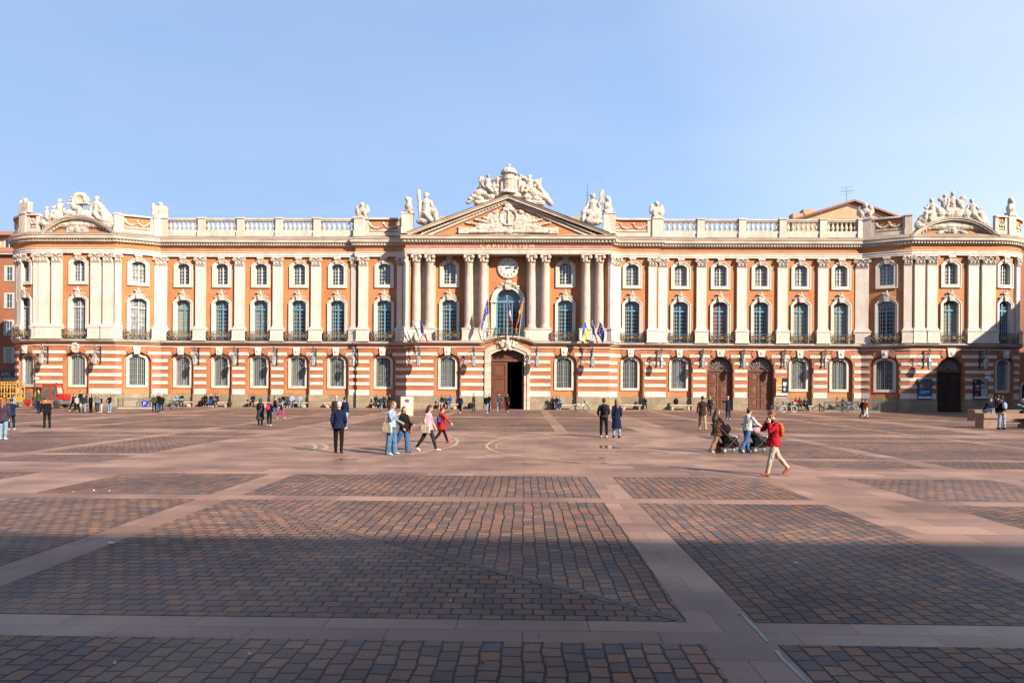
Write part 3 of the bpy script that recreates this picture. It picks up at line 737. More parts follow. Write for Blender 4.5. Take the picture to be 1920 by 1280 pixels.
# ---- roof deck
back = D + 20
deck = [Bp(c, -.05, 18.40) for c in brk(SL + .01, SR - .01)]
g = MB(); g.poly([tuple(v) for v in deck]); g.add([(deck[0][0], back, 18.40), (deck[-1][0], back, 18.40), (deck[-1][0], deck[-1][1], 18.40), (deck[0][0], deck[0][1], 18.40)], [(0, 1, 2, 3)])
hflat(g, 'roof_deck', 'tile', off=lambda v: v)
g = MB()
g.add([(xat(798, D), D + 1.2, 18.4), (xat(845, D), D + 1.2, 18.4), (xat(845, D), D + 1.2, 20.95), (xat(798, D), D + 1.2, 20.95), (xat(798, D), D + 5, 18.4), (xat(845, D), D + 5, 18.4), (xat(845, D), D + 5, 21.3), (xat(798, D), D + 5, 21.3)], [(0, 1, 2, 3), (3, 2, 6, 7), (0, 3, 7, 4), (1, 5, 6, 2)])
g.add([(xat(1060, D), D + 1.2, 18.4), (xat(1101, D), D + 1.2, 18.4), (xat(1101, D), D + 1.2, 20.95), (xat(1060, D), D + 1.2, 20.95), (xat(1060, D), D + 5, 18.4), (xat(1101, D), D + 5, 18.4), (xat(1101, D), D + 5, 21.3), (xat(1060, D), D + 5, 21.3)], [(0, 1, 2, 3), (3, 2, 6, 7), (0, 3, 7, 4), (1, 5, 6, 2)])
hflat(g, 'attic_wall', 'ochre', off=lambda v: v)
# the stage loft with its low gable behind the right wing
gx0, gx1, gm = xat(1488, 80), xat(1690, 80), xat(1596, 80)
ze = at(1488, 412, 80).z; zp = at(1596, 378.5, 80).z
g = MB(); g.poly([(gx0, 80, 17), (gx1, 80, 17), (gx1, 80, ze), (gm, 80, zp), (gx0, 80, ze)]); g.poly([(gx0, 80, 17), (gx0, 80, ze), (gx0, 95, ze), (gx0, 95, 17)]); g.poly([(gx1, 80, 17), (gx1, 95, 17), (gx1, 95, ze), (gx1, 80, ze)])
hflat(g, 'gable_wall', 'ochre', off=lambda v: v)
g = MB(); g.poly([(gx0 - .4, 79.5, ze), (gm, 79.5, zp + .16), (gm, 95, zp + .16), (gx0 - .4, 95, ze)]); g.poly([(gm, 79.5, zp + .16), (gx1 + .4, 79.5, ze), (gx1 + .4, 95, ze), (gm, 95, zp + .16)])
for sg, xe in ((-1, gx0 - .4), (1, gx1 + .4)): g.poly([(xe, 79.48, ze - .02), (gm, 79.48, zp + .14), (gm, 79.48, zp - .05), (xe, 79.48, ze - .2)])
hflat(g, 'roof', 'tile', off=lambda v: v)
# lower lean-to in front of the gable, with skylights
zl = at(1540, 415, 77).z
g = MB(); g.poly([(xat(1535, 77), 77, zl), (xat(1610, 77), 77, zl), (xat(1610, 79.9), 79.9, zl + .9), (xat(1575, 79.9), 79.9, zl + 1.1)])
g.poly([(xat(1610, 77), 77, zl), (xat(1668, 77), 77, zl), (xat(1640, 79.9), 79.9, zl + .7), (xat(1610, 79.9), 79.9, zl + .9)]); hflat(g, 'roof', 'tile', off=lambda v: v)
for px in (1592, 1640):
    g = MB(); x = xat(px, 78); g.poly([(x - .9, 77.8, zl + .36), (x + .7, 77.8, zl + .36), (x + .4, 78.6, zl + .62), (x - 1.0, 78.6, zl + .62)]); hflat(g, 'skylight', 'whitepaint', off=lambda v: v)
for px in (1494, 1514):
    g = MB(); p = at(px, 408 if px == 1494 else 400, 81); g.box(p.x - .7, p.x + .7, 80.4, 81.6, 18.4, p.z + .35); hflat(g, 'chimney', 'ochre', off=lambda v: v)

# ---------------------------------------------------------------- windows
def frame_bars(g, hw, zb, zs, zt, kd, cols, rows, bw=.035, fw=.07, nf=0.0, mull=.10, transom=None, y=0.0):
    """window frame standing at y (into the wall) with glazing bars"""
    g.ring(outline(hw, zb, zs, zt, kd), outline(hw - fw, zb + fw, zs, zt - fw, kd), y - .04, y + .03)
    g.box(-mull / 2, mull / 2, y - .06, y + .02, zb, zt - .02)
    for c in range(1, cols):
        x = -hw + 2 * hw * c / cols
        if abs(x) < .02: continue
        g.box(x - bw / 2, x + bw / 2, y - .03, y + .01, zb + .02, ztop(x, hw, zs, zt, kd) - .02)
    for r_ in range(1, rows):
        z = zb + (zt - zb) * r_ / rows; x = hw - .03
        if z > zs:
            q = (z - zs) / (zt - zs); x = (hw * math.sqrt(max(0, 1 - q * q)) if kd == 'e' else hw * math.sqrt(max(0, 1 - q))) - .03
        g.box(-x, x, y - .025, y + .012, z - bw / 2, z + bw / 2)
    if transom: g.box(-hw + .02, hw - .02, y - .09, y + .02, transom - .08, transom + .08)
def pane_mesh(name, hw, zb, zs, zt, kd, m_, y):
    g = MB(); g.poly([(x, y, z) for x, z in outline(hw - .01, zb, zs, zt - .01, kd)]); return g.mesh(name, m_)
# upper, main-floor and ground-floor parts, shared by their copies
c_u = MB(); c_u.ring(outline(.98, 12.94, 15.25, 15.82, 'q'), outline(.66, 13.24, 15.18, 15.50, 'q'), -.10, .38); c_u.ring(outline(1.04, 12.88, 15.27, 15.88, 'q'), outline(.93, 12.99, 15.24, 15.77, 'q'), -.15, -.05); c_u = c_u.mesh('window', 'stone_w')
k_u = MB(); k_u.prism([(-.22, 15.42), (.22, 15.42), (.33, 16.18), (-.33, 16.18)], -.26, -.05); k_u.prism([(-.36, 15.95), (.36, 15.95), (.36, 16.17), (-.36, 16.17)], -.32, -.2); k_u.ell((-.42, -.14, 15.68), (.2, .08, .12), 8); k_u.ell((.42, -.14, 15.68), (.2, .08, .12), 8); k_u = k_u.mesh('keystone', 'carve')
f_u = MB(); frame_bars(f_u, .67, 13.22, 15.18, 15.50, 'q', 4, 6, y=.30); f_u = f_u.mesh('frame', 'whitepaint')
p_u = {m_: pane_mesh('pane', .67, 13.22, 15.18, 15.50, 'q', m_, .335) for m_ in ('glass', 'glass_lit', 'glass_mid')}
c_m = MB(); c_m.ring(outline(1.02, 7.1, 11.2, 11.96, 'q'), outline(.78, 7.1, 11.22, 11.60, 'q'), -.12, .42); c_m.ring(outline(1.08, 7.1, 11.25, 12.03, 'q'), outline(.97, 7.1, 11.2, 11.9, 'q'), -.18, -.06); c_m = c_m.mesh('window', 'stone_w')
k_m = MB(); k_m.prism([(-.2, 11.5), (.2, 11.5), (.34, 12.1), (-.34, 12.1)], -.30, -.05); k_m.ell((0, -.2, 12.2), (.3, .16, .26), 8); k_m.ell((0, -.2, 12.52), (.12, .1, .16), 8)
for sg in (-1, 1): k_m.ell((sg * .42, -.15, 11.98), (.26, .08, .11), 8); k_m.ell((sg * .7, -.13, 11.86), (.16, .07, .07), 8); k_m.ell((sg * .3, -.2, 12.36), (.14, .1, .1), 8)
k_m = k_m.mesh('keystone', 'carve')
def fm(m_):
    f = MB(); frame_bars(f, .79, 7.2, 11.22, 11.60, 'q', 1, 1, y=.33, fw=.11, mull=.15, transom=10.55, bw=.020); f.cur = 1
    for x in (-.60, -.37, .37, .60): f.box(x * .92 - .011, x * .92 + .011, .32, .345, 7.3, 11.25)
    for i in range(1, 10): z = 7.3 + 4.0 * i / 10; f.box(-.70, .70, .325, .345, z - .012, z + .012)
    return f.mesh('frame', [m_, 'whitepaint'])
def fgb(m_):
    f = MB(); frame_bars(f, .79, 7.2, 11.22, 11.60, 'q', 6, 9, y=.33, fw=.09, mull=.12, transom=10.55, bw=.035); return f.mesh('frame', m_)
f_mb, f_mw = fm('blue'), fgb('greyblue')
p_m = {m_: pane_mesh('pane', .79, 7.1, 11.22, 11.60, 'q', m_, .365) for m_ in ('glass', 'glass_lit', 'glass_mid', 'glass_red', 'glass_olive')}
c_g = MB(); c_g.ring(outline(1.04, 2.02, 4.98, 5.68, 'e'), outline(.78, 2.30, 4.98, 5.40, 'e'), NI - .10, NI + .42); c_g = c_g.mesh('window', 'stone_w')
k_g = MB(); k_g.prism([(-.26, 5.62), (.26, 5.62), (.36, 6.42), (-.36, 6.42)], -.20, .2); k_g.ell((0, -.2, 6.05), (.16, .1, .2), 8); k_g = k_g.mesh('keystone', 'stone_w')
k_g2 = MB(); k_g2.prism([(-.3, 5.7), (.3, 5.7), (.42, 6.6), (-.42, 6.6)], -.2, .2)
for i in range(9): t = i * 2 * math.pi / 9; k_g2.ell((.34 * math.cos(t), -.2, 6.2 + .42 * math.sin(t)), (.17, .12, .17), 6)
k_g2 = k_g2.mesh('keystone', 'carve')
f_g = MB(); frame_bars(f_g, .79, 2.28, 4.98, 5.40, 'e', 4, 5, y=NI + .32, fw=.07); f_g = f_g.mesh('frame', 'greyblue')
gr = MB()
for i in range(1, 8): x = -.78 + 1.56 * i / 8; gr.box(x - .016, x + .016, NI + .10, NI + .14, 2.30, ztop(x, .78, 4.98, 5.40, 'e'))
for i in range(1, 15): z = 2.3 + 3.1 * i / 15; x = .77 if z < 4.98 else .77 * math.sqrt(max(0, 1 - ((z - 4.98) / .42) ** 2)); gr.box(-x, x, NI + .08, NI + .10, z - .014, z + .014)
gr = gr.mesh('grille', mat('window_grille', (.34, .37, .38), .5, .1, 3))
p_g = {m_: pane_mesh('pane', .79, 2.25, 4.98, 5.40, 'e', m_, NI + .36) for m_ in ('glass', 'glass_mid')}
# balcony railing
def railing(hw):
    g = MB(); yb = -.45
    g.box(-hw, hw, yb - .03, yb + .03, 8.08, 8.14); g.box(-hw, hw, yb - .02, yb + .02, 7.2, 7.25); 
    for sg in (-1, 1): g.box(sg * hw - .02, sg * hw + .02, yb, .0, 7.2, 8.14)
    n = 12
    for i in range(n + 1): x = -hw + 2 * hw * i / n; g.tube((x, yb, 7.25), (x, yb, 8.08), .012, n=4)
    for cx in (-.85, 0, .85):
        g.torus((cx * hw / 1.3, yb - .02, 7.66), .30, .022, n=14, m=4); g.torus((cx * hw / 1.3, yb - .02, 7.66), .16, .018, n=12, m=4)
    for cx in (-.43, .43): g.torus((cx * hw / 1.3, yb - .02, 7.45), .14, .02, n=10, m=4); g.torus((cx * hw / 1.3, yb - .02, 7.88), .14, .02, n=10, m=4)
    o = MB(); o.lathe([(.10, -.03), (.20, 0), (.10, .03)], (0, 0, 0), 10)
    q = MB()
    for cx in (-.85, 0, .85):
        for a in range(7):
            t = a * 2 * math.pi / 7; q.ell((cx * hw / 1.3 + .15 * math.cos(t), yb - .06, 7.68 + .15 * math.sin(t)), (.06, .04, .06), 6)
        q.ell((cx * hw / 1.3, yb - .08, 7.68), (.08, .05, .08), 6)
    for cx in (-1.15, -.43, .43, 1.15):
        q.ell((cx * hw / 1.3, yb - .05, 7.9), (.08, .04, .05), 6); q.ell((cx * hw / 1.3, yb - .05, 7.46), (.05, .04, .09), 6)
        q.torus((cx * hw / 1.3, yb - .05, 7.7), .13, .016, n=10, m=4)
    return g.mesh('balcony_railing', 'ironblue'), q.mesh('gilded_ornament', 'gold')
r_g, r_q = railing(1.28)
gu = {47: 'glass', 146.6: 'glass_mid', 258.4: 'glass_lit', 1184: 'glass_mid', 1274.6: 'glass_lit', 1349: 'glass_mid', 1425.4: 'glass_lit', 1500: 'glass_lit', 1575: 'glass_lit', 1781: 'glass_mid'}
gm_ = {146.6: 'glass_mid', 258.4: 'glass_lit', 343: 'glass_olive', 488: 'glass_mid', 1349: 'glass_red', 1500: 'glass_olive', 1575: 'glass_olive', 1781: 'glass_olive'}
for b in bays:
    s = SC[b]; nn = NU if SA < s < SB else 0
    wu = hinst(c_u, 'window', s, n=nn); sub(k_u, 'keystone', wu); sub(f_u, 'frame', wu); sub(p_u[gu.get(b, 'glass')], 'pane', wu)
    wm = hinst(c_m, 'window', s, n=nn); sub(k_m, 'keystone', wm); sub(f_mw if up[b] == 'w' else f_mb, 'frame', wm); sub(p_m[gm_.get(b, 'glass')], 'pane', wm)
    br = hinst(r_g, 'balcony_railing', SG[b], n=0); sub(r_q, 'gilded_ornament', br)
    if b not in doors:
        wg = hinst(c_g, 'window', SG[b]); sub(k_g2 if b == 146.6 else k_g, 'keystone', wg); sub(f_g, 'frame', wg); sub(gr, 'grille', wg); sub(p_g['glass_mid' if bays.index(b) % 3 == 0 else 'glass'], 'pane', wg)
# central window
g = MB(); g.ring(outline(1.72, 7.1, 11.4, 13.1, 'e', 16), outline(1.30, 7.1, 11.45, 12.75, 'e', 16), -.14, .5); g.ring(outline(1.80, 7.1, 11.45, 13.2, 'e', 16), outline(1.64, 7.1, 11.42, 13.02, 'e', 16), -.22, -.06)
for sg in (-1, 1): g.box(sg * 1.52 - .34, sg * 1.52 + .34, -.3, -.05, 11.25, 11.45)
wc = hinst(g.mesh('window', 'stone_w'), 'window', SC0, n=NU)
g = MB(); g.prism([(-.25, 12.6), (.25, 12.6), (.42, 13.4), (-.42, 13.4)], -.4, -.1); g.ell((0, -.35, 13.4), (.4, .18, .28), 8)
for sg in (-1, 1): g.ell((sg * .55, -.25, 13.2), (.34, .12, .2), 8); g.ell((sg * .95, -.22, 12.95), (.28, .1, .14), 8)
sub(g.mesh('keystone', 'carve'), 'keystone', wc)
g = MB(); g.ring(outline(1.32, 7.2, 11.45, 12.76, 'e', 16), outline(1.12, 7.35, 11.45, 12.56, 'e', 16), .3, .4); g.box(-1.3, 1.3, .25, .38, 11.3, 11.5)
for i in range(1, 6): x = -1.3 + 2.6 * i / 6; g.box(x - (.05 if i in (2, 4) else .02), x + (.05 if i in (2, 4) else .02), .31, .37, 7.2, 11.35)
for i in range(1, 9): z = 7.2 + 4.15 * i / 9; g.box(-1.2, 1.2, .33, .37, z - .018, z + .018)
for a in range(1, 8): t = math.pi * a / 8; g.tube((0, .35, 11.45), (1.2 * math.cos(t), .35, 11.45 + 1.2 * math.sin(t)), .02, n=4)
g.torus((0, .35, 11.45), .55, .02, n=14, m=4, a0=0, a1=math.pi); g.torus((0, .35, 11.45), .9, .02, n=16, m=4, a0=0, a1=math.pi)
sub(g.mesh('frame', 'blue'), 'frame', wc); sub(pane_mesh('pane', 1.32, 7.1, 11.45, 12.76, 'e', 'glass', .4), 'pane', wc)
# central balcony, bowed over the arch
g = MB(); q = MB()
for i in range(13):
    x = -2.2 + 4.4 * i / 12; z = 7.15 + rise(SC0 + x); g.tube((x, -.4, z), (x, -.4, 8.35), .014, n=4)
    if i < 12: x2 = x + 4.4 / 12; g.tube((x, -.4, 8.35), (x2, -.4, 8.35), .035, n=6); g.tube((x, -.4, z + .12), (x2, -.4, 7.15 + rise(SC0 + x2) + .12), .02, n=4)
g.box(-1.15, 1.15, -.46, -.38, 7.72, 7.86)
for x in (-1.75, -.9, 0, .9, 1.75): 
    for k_ in range(5): q.ell((x + .06 * math.sin(k_ * 2), -.44, 7.9 + .12 * k_ - .0), (.10, .05, .09), 6)
bc = hinst(g.mesh('balcony_railing', 'ironblue'), 'balcony_railing', SC0); sub(q.mesh('gilded_ornament', 'gold'), 'gilded_ornament', bc)
# ---------------------------------------------------------------- pilasters and columns
def capital(g, w_, r=None, y=-.28, depth=.25):
    z = 15.2; g.box(-w_ * .62, w_ * .62, y - .12, 0, z + .86, z + 1.0)
    for sg in (-1, 1):
        c = (sg * w_ * .52, y - .08, z + .68); g.torus(c, .13, .07, n=12, m=6); g.ell(c, (.08, .09, .08), 6); g.torus((sg * w_ * .2, y - .06, z + .62), .09, .05, n=10, m=5)
        g.ell((sg * w_ * .36, y - .05, z + .32), (.12, .12, .2), 6)
    g.ell((0, y - .1, z + .82), (.13, .12, .13), 8); g.ell((0, y - .04, z + .3), (.14, .12, .24), 6)
    n = 6
    for i in range(n): x = -w_ * .42 + w_ * .84 * i / (n - 1); g.ell((x, y - .02, z + .14), (.09, .09, .16), 6)
    g.box(-w_ * .46, w_ * .46, y, 0, z, z + .9)
capm = {}
def pil(px, wd, n=.26, s=None, nb0=0.0, zlow=7.12, mat_='stone_w'):
    s = S(px) if s is None else s
    key = (round(wd, 2), round(n, 2))
    if key not in capm:
        a = MB(); a.box(-wd / 2, wd / 2, -n, 0, 8.5, 15.22); a.box(-wd / 2 - .05, wd / 2 + .05, -n - .05, 0, 8.62, 8.72); a.box(-wd / 2 - .10, wd / 2 + .10, -n - .10, 0, 8.46, 8.62); a.box(-wd / 2 - .03, wd / 2 + .03, -n - .03, 0, 15.1, 15.18)
        p = MB(); p.box(-wd / 2 - .18, wd / 2 + .18, -n - .2, 0, 7.12, 8.34); p.box(-wd / 2 - .24, wd / 2 + .24, -n - .26, 0, 8.34, 8.46); p.box(-wd / 2 - .24, wd / 2 + .24, -n - .26, 0, 7.12, 7.3)
        c = MB(); capital(c, wd, y=-n - .02)
        capm[key] = (a.mesh('pilaster', mat_), p.mesh('pedestal', 'stone_w'), c.mesh('capital', 'carve'))
    a, p, c = capm[key]; o = hinst(a, 'pilaster', s, n=nb0); sub(p, 'pedestal', o); sub(c, 'capital', o)
for px, wd in [(376, 1.04), (449, 1.04), (520.5, 1.04), (592, 1.04), (1313, 1.04), (1388.5, 1.04), (1464.5, 1.04), (1540, 1.04), (83, 1.04), (107, 1.04), (180, 1.04), (203, 1.04),
               (1744.5, 1.04), (1721, 1.04), (1821.5, 1.04), (1850, 1.4), (301, 1.25), (680.5, 1.0), (1614, 1.3), (1221, .85), (1240, 1.0)]:
    pil(px, wd)
pil(663, .62, .2); pil(221, .62, .2); pil(1700, .75, .2); pil(68, .6, .2); pil(33, .7, .25); pil(40, .6, .25); pil(1903, .9, .25)
pil(750, .7, .2); pil(1152, 1.15, .25); 
pil(0, .7, .3, s=SA - .36); pil(0, .7, .3, s=SB + .36)
colm = MB(); colm.lathe([(.56, 8.46), (.56, 8.56), (.50, 8.62), (.52, 8.68), (.46, 8.76), (.455, 9.0), (.45, 11.5), (.42, 13.5), (.385, 15.1), (.41, 15.14), (.41, 15.2)], (0, 0, 0), 20); colm = colm.mesh('column', 'marble', True)
g = MB(); g.box(-.55, .55, -.55, .55, 16.06, 16.2); g.lathe([(.36, 15.2), (.40, 15.6), (.46, 16.07)], (0, 0, 0), 12)
for sx in (-1, 1):
    for sy in (-1, 1): g.ell((sx * .44, sy * .44, 15.9), (.17, .17, .19), 8); g.torus((sx * .42, sy * .5, 15.88), .12, .06, n=10, m=5)
for a in range(8): t = a * math.pi / 4; g.ell((.40 * math.cos(t), .40 * math.sin(t), 15.56), (.12, .12, .2), 6)
colc = g.mesh('capital', 'carve')
g = MB()
for a in range(8): t = (a + .5) * math.pi / 4; g.ell((.40 * math.cos(t), .40 * math.sin(t), 15.32), (.10, .10, .14), 6)
colg = g.mesh('gilded_leaves', 'gold')
NC = -.36
for px in (779.5, 804.7, 878, 905, 995, 1021, 1097.5, 1122.5):
    o = hinst(colm, 'column', S(px, NC), n=NC); sub(colc, 'capital', o); sub(colg, 'gilded_leaves', o)
for a, b in ((768, 817), (866, 917), (983, 1033), (1085, 1135)):
    g = MB(); sa, sb = S(a, NC), S(b, NC); sbox(g, sa, sb, NU, .12, 7.12, 8.34); sbox(g, sa - .06, sb + .06, NU, .18, 8.34, 8.461); sbox(g, sa - .06, sb + .06, NU, .18, 7.12, 7.3); hb(g, 'pedestal', 'stone_w')
M['ashlar'] = mat('ochre_ashlar', (.66, .52, .36), .85, .14, 1.4)
for a, b in ((779.5, 804.7), (878, 905), (995, 1021), (1097.5, 1122.5)):
    g = MB(); sa, sb = S(a, NC), S(b, NC); sbox(g, sa - .5, sb + .5, NU - .02, NU + .22, 8.46, 16.18); hb(g, 'pilaster', 'ashlar')
# ---------------------------------------------------------------- clock
cs, cz = S(951, NU), 14.93
g = MB(); g.lathe([(1.16, -.06), (1.16, .06), (1.08, .14), (1.0, .12)], n=40); me = g.mesh('clock', 'stone_w', False); me.transform(Matrix.Rotation(R(90), 4, 'X'))
ck = hinst(me, 'clock', cs, z=cz, n=NU + .03)
g = MB(); g.lathe([(1.02, 0), (1.02, .02)], n=40); me = g.mesh('clock_face', mat('clock_white', (.80, .76, .70), .5)); me.transform(Matrix.Translation((0, -.13, 0)) @ Matrix.Rotation(R(90), 4, 'X')); sub(me, 'clock_face', ck)
g = MB()
numerals = ['XII', 'I', 'II', 'III', 'IIII', 'V', 'VI', 'VII', 'VIII', 'IX', 'X', 'XI']
for h in range(12):
    t = R(90 - 30 * h); Q = Matrix.Rotation(t - R(90), 3, 'Z')
    x = 0; strokes = []
    for ch in numerals[h]:
        if ch == 'I': strokes.append(((x, -.12), (x, .12))); x += .055
        if ch == 'V': strokes += [((x, .12), (x + .05, -.12)), ((x + .1, .12), (x + .05, -.12))]; x += .15
        if ch == 'X': strokes += [((x, .12), (x + .1, -.12)), ((x, -.12), (x + .1, .12))]; x += .15
    wd = x - .05
    for (a, b) in strokes:
        A_ = Q @ Vector((a[0] - wd / 2, a[1] + .76, 0)); B2 = Q @ Vector((b[0] - wd / 2, b[1] + .76, 0)); g.tube((A_.x, -.165, A_.y), (B2.x, -.165, B2.y), .018, n=4)
g.torus((0, -.155, 0), .97, .012, n=40, m=4); g.torus((0, -.155, 0), .52, .01, n=30, m=4)
sub(g.mesh('numerals', 'iron'), 'numerals', ck)
g = MB()
for a, L_, r in ((R(90 - 93), .52, .045), (R(90 - 62), .80, .035)):
    g.tube((-.25 * math.cos(a), -.19, -.25 * math.sin(a)), (L_ * math.cos(a), -.19, L_ * math.sin(a)), r * 1.3, r * .5, n=6)
g.ell((0, -.19, 0), .07, 8); sub(g.mesh('hands', 'iron'), 'hands', ck)
# ---------------------------------------------------------------- portal and doors
g = MB()
g.ring(outline(2.38, 0, 6.15, 7.0, 'q', 12), outline(2.05, 0, 5.9, 6.5, 'q', 12), -.16, .1); g.ring(outline(2.06, 0, 5.9, 6.52, 'q', 12), outline(1.74, 0, 5.68, 6.26, 'q', 12), -.08, .75)
pt = hinst(g.mesh('portal', 'cornice'), 'portal', SC0)
g = MB(); g.prism([(-1.66, 0), (-.02, 0), (-.02, 4.98), (-1.66, 4.98)], .62, .72)
for z0, z1 in ((.25, 1.5), (1.7, 3.25), (3.45, 4.75)):
    g.ring([(-1.5, z0), (-1.5, z1), (-.2, z1), (-.2, z0)], [(-1.42, z0 + .08), (-1.42, z1 - .08), (-.28, z1 - .08), (-.28, z0 + .08)], .56, .62); g.box(-1.3, -.4, .585, .62, z0 + .2, z1 - .2)
sub(g.mesh('door', 'door'), 'door', pt)
g = MB(); g.prism([(1.55, 0), (1.66, 0), (1.66, 4.98), (1.55, 4.98)], .62, 2.2)
for z0, z1 in ((.25, 1.5), (1.7, 3.25), (3.45, 4.75)): g.box(1.5, 1.55, .8, 2.0, z0, z1)
sub(g.mesh('door', 'door'), 'door', pt)
g = MB(); g.prism([(-1.72, 5.0)] + [(-1.72 + 3.44 * i / 10, ztop(-1.72 + 3.44 * i / 10, 1.72, 5.6, 6.2, 'q')) for i in range(11)] + [(1.72, 5.0)], .6, .7); g.box(-1.72, 1.2, .52, .6, 5.0, 5.25)
g.prism([(-1.5, 5.38), (-1.0, 5.75), (0, 5.95), (1.0, 5.6), (1.25, 5.38)], .55, .6); sub(g.mesh('door_transom', 'door'), 'door_transom', pt)
g = MB()     # the passage to the inner court
g.add([(-1.78, .7, 0), (-1.78, 14, 0), (-1.78, 14, 6.5), (-1.78, .7, 6.5)], [(0, 1, 2, 3)]); g.add([(1.78, .7, 0), (1.78, 14, 0), (1.78, 14, 6.5), (1.78, .7, 6.5)], [(0, 1, 2, 3)]); g.add([(-1.78, .7, 6.5), (-1.78, 14, 6.5), (1.78, 14, 6.5), (1.78, .7, 6.5)], [(0, 1, 2, 3)])
g.add([(-1.78, 14, 0), (-.02, 14, 0), (-.02, 14, 6.5), (-1.78, 14, 6.5)], [(0, 1, 2, 3)]); g.add([(.16, 14, 0), (1.78, 14, 0), (1.78, 14, 6.5), (.16, 14, 6.5)], [(0, 1, 2, 3)]); g.add([(-.03, 14, 3.4), (.16, 14, 3.4), (.16, 14, 6.5), (-.03, 14, 6.5)], [(0, 1, 2, 3)])
ps_ = hinst(g.mesh('passage', 'dark'), 'passage', SC0); sub(MB().add([(-3, 19, 0), (3, 19, 0), (3, 19, 9), (-3, 19, 9)], [(0, 1, 2, 3)]).mesh('courtyard_wall', 'ochre'), 'courtyard_wall', ps_)
def carving(name, prims, parent, loc, rz=0, vox=.07, disp=.18, mat_='carve', label=None):
    g = MB()
    for p in prims:
        if p[0] == 'e': g.ell(p[1], p[2], 10, Matrix.Rotation(p[3], 3, 'Y') if len(p) > 3 else None)
        elif p[0] == 'c': g.cap(p[1], p[2], p[3], p[4] if len(p) > 4 else None, 8)
        elif p[0] == 'b': g.box(*p[1])
        elif p[0] == 't': g.torus(p[1], p[2], p[3], n=18, m=6)
        elif p[0] == 'l': g.lathe(p[1], p[2], 12)
    o = g.build(name, mat_, parent, remesh=vox, disp=(CL, disp), loc=loc, rz=rz); return o
def hcarve(name, prims, s, z, n=0, **k):
    _, a = frame_at(s); p = Bp(s, n, 0)
    return carving(name, prims, hall, (p[0] + 1.8, p[1] - D, z), a, **k)
pr = [('e', (0, 0, 0), (.42, .22, .5)), ('e', (0, -.1, .1), (.26, .2, .34)), ('e', (0, 0, .62), (.2, .16, .2))]
for sg in (-1, 1): pr += [('e', (sg * .5, 0, .3), (.3, .14, .2), sg * .5), ('e', (sg * .55, 0, -.05), (.26, .14, .3), sg * -.4), ('e', (sg * .85, 0, .15), (.28, .1, .14)), ('e', (sg * .3, 0, -.5), (.26, .14, .16))]
hcarve('coat_of_arms', pr, SC0, 6.75, .28, vox=.045, disp=.1)
# side doors with fanlights
M['door_shaded'] = mat('shaded_brown_door', (.035, .018, .016), .5)  # door brown with the right pavilion's shade put into the colour
def side_door(b):
    g = MB(); g.ring(outline(1.38, 0, 4.3, 5.70, 'e', 14), outline(1.26, .02, 4.25, 5.58, 'e', 14), .42, .62); g.box(-1.3, 1.3, .40, .6, 4.12, 4.32); g.box(-1.3, 1.3, .61, .65, 0, 4.2); d = hinst(g.mesh('doorway', 'door'), 'doorway', SG[b])
    for sg in (-1, 1):
        g = MB(); x0, x1 = (-1.26, -.02) if sg < 0 else (.02, 1.26); dm = 'door_shaded' if b == 1781 else 'door'; g.box(x0, x1, .5, .58, .05, 4.13)
        for z0, z1 in ((.25, 1.15), (1.3, 2.75), (2.9, 3.95)):
            g.ring([(x0 + .14, z0), (x0 + .14, z1), (x1 - .14, z1), (x1 - .14, z0)], [(x0 + .22, z0 + .08), (x0 + .22, z1 - .08), (x1 - .22, z1 - .08), (x1 - .22, z0 + .08)], .44, .5)
            g.ell(((x0 + x1) / 2, .49, z1 - .2), (.3, .04, .07), 8); g.ell(((x0 + x1) / 2, .49, (z0 + z1) / 2), (.34, .025, (z1 - z0) * .28), 8)
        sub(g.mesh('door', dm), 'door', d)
    g = MB()
    for a in range(1, 8): t = math.pi * a / 8; g.tube((.35 * math.cos(t), .5, 4.3 + .35 * math.sin(t)), (1.26 * math.cos(t), .5, 4.3 + 1.26 * math.sin(t)), .028, n=4)
    for r in (.38, .8): g.torus((0, .5, 4.3), r, .028, n=16, m=4, a0=0, a1=math.pi)
    sub(g.mesh('fanlight', mat('fanlight_bars', (.36, .30, .27), .5)), 'fanlight', d); sub(pane_mesh('pane', 1.3, 4.2, 4.3, 5.66, 'e', 'glass_mid', .56), 'pane', d)
    g = MB(); g.prism([(-.3, 5.72), (.3, 5.72), (.44, 6.62 if b == 1781 else 6.42), (-.44, 6.62 if b == 1781 else 6.42)], -.2, .1); g.ell((0, -.2, 6.1), (.17, .1, .22), 8); sub(g.mesh('keystone', 'stone_w'), 'keystone', d)
for b in doors: side_door(b)
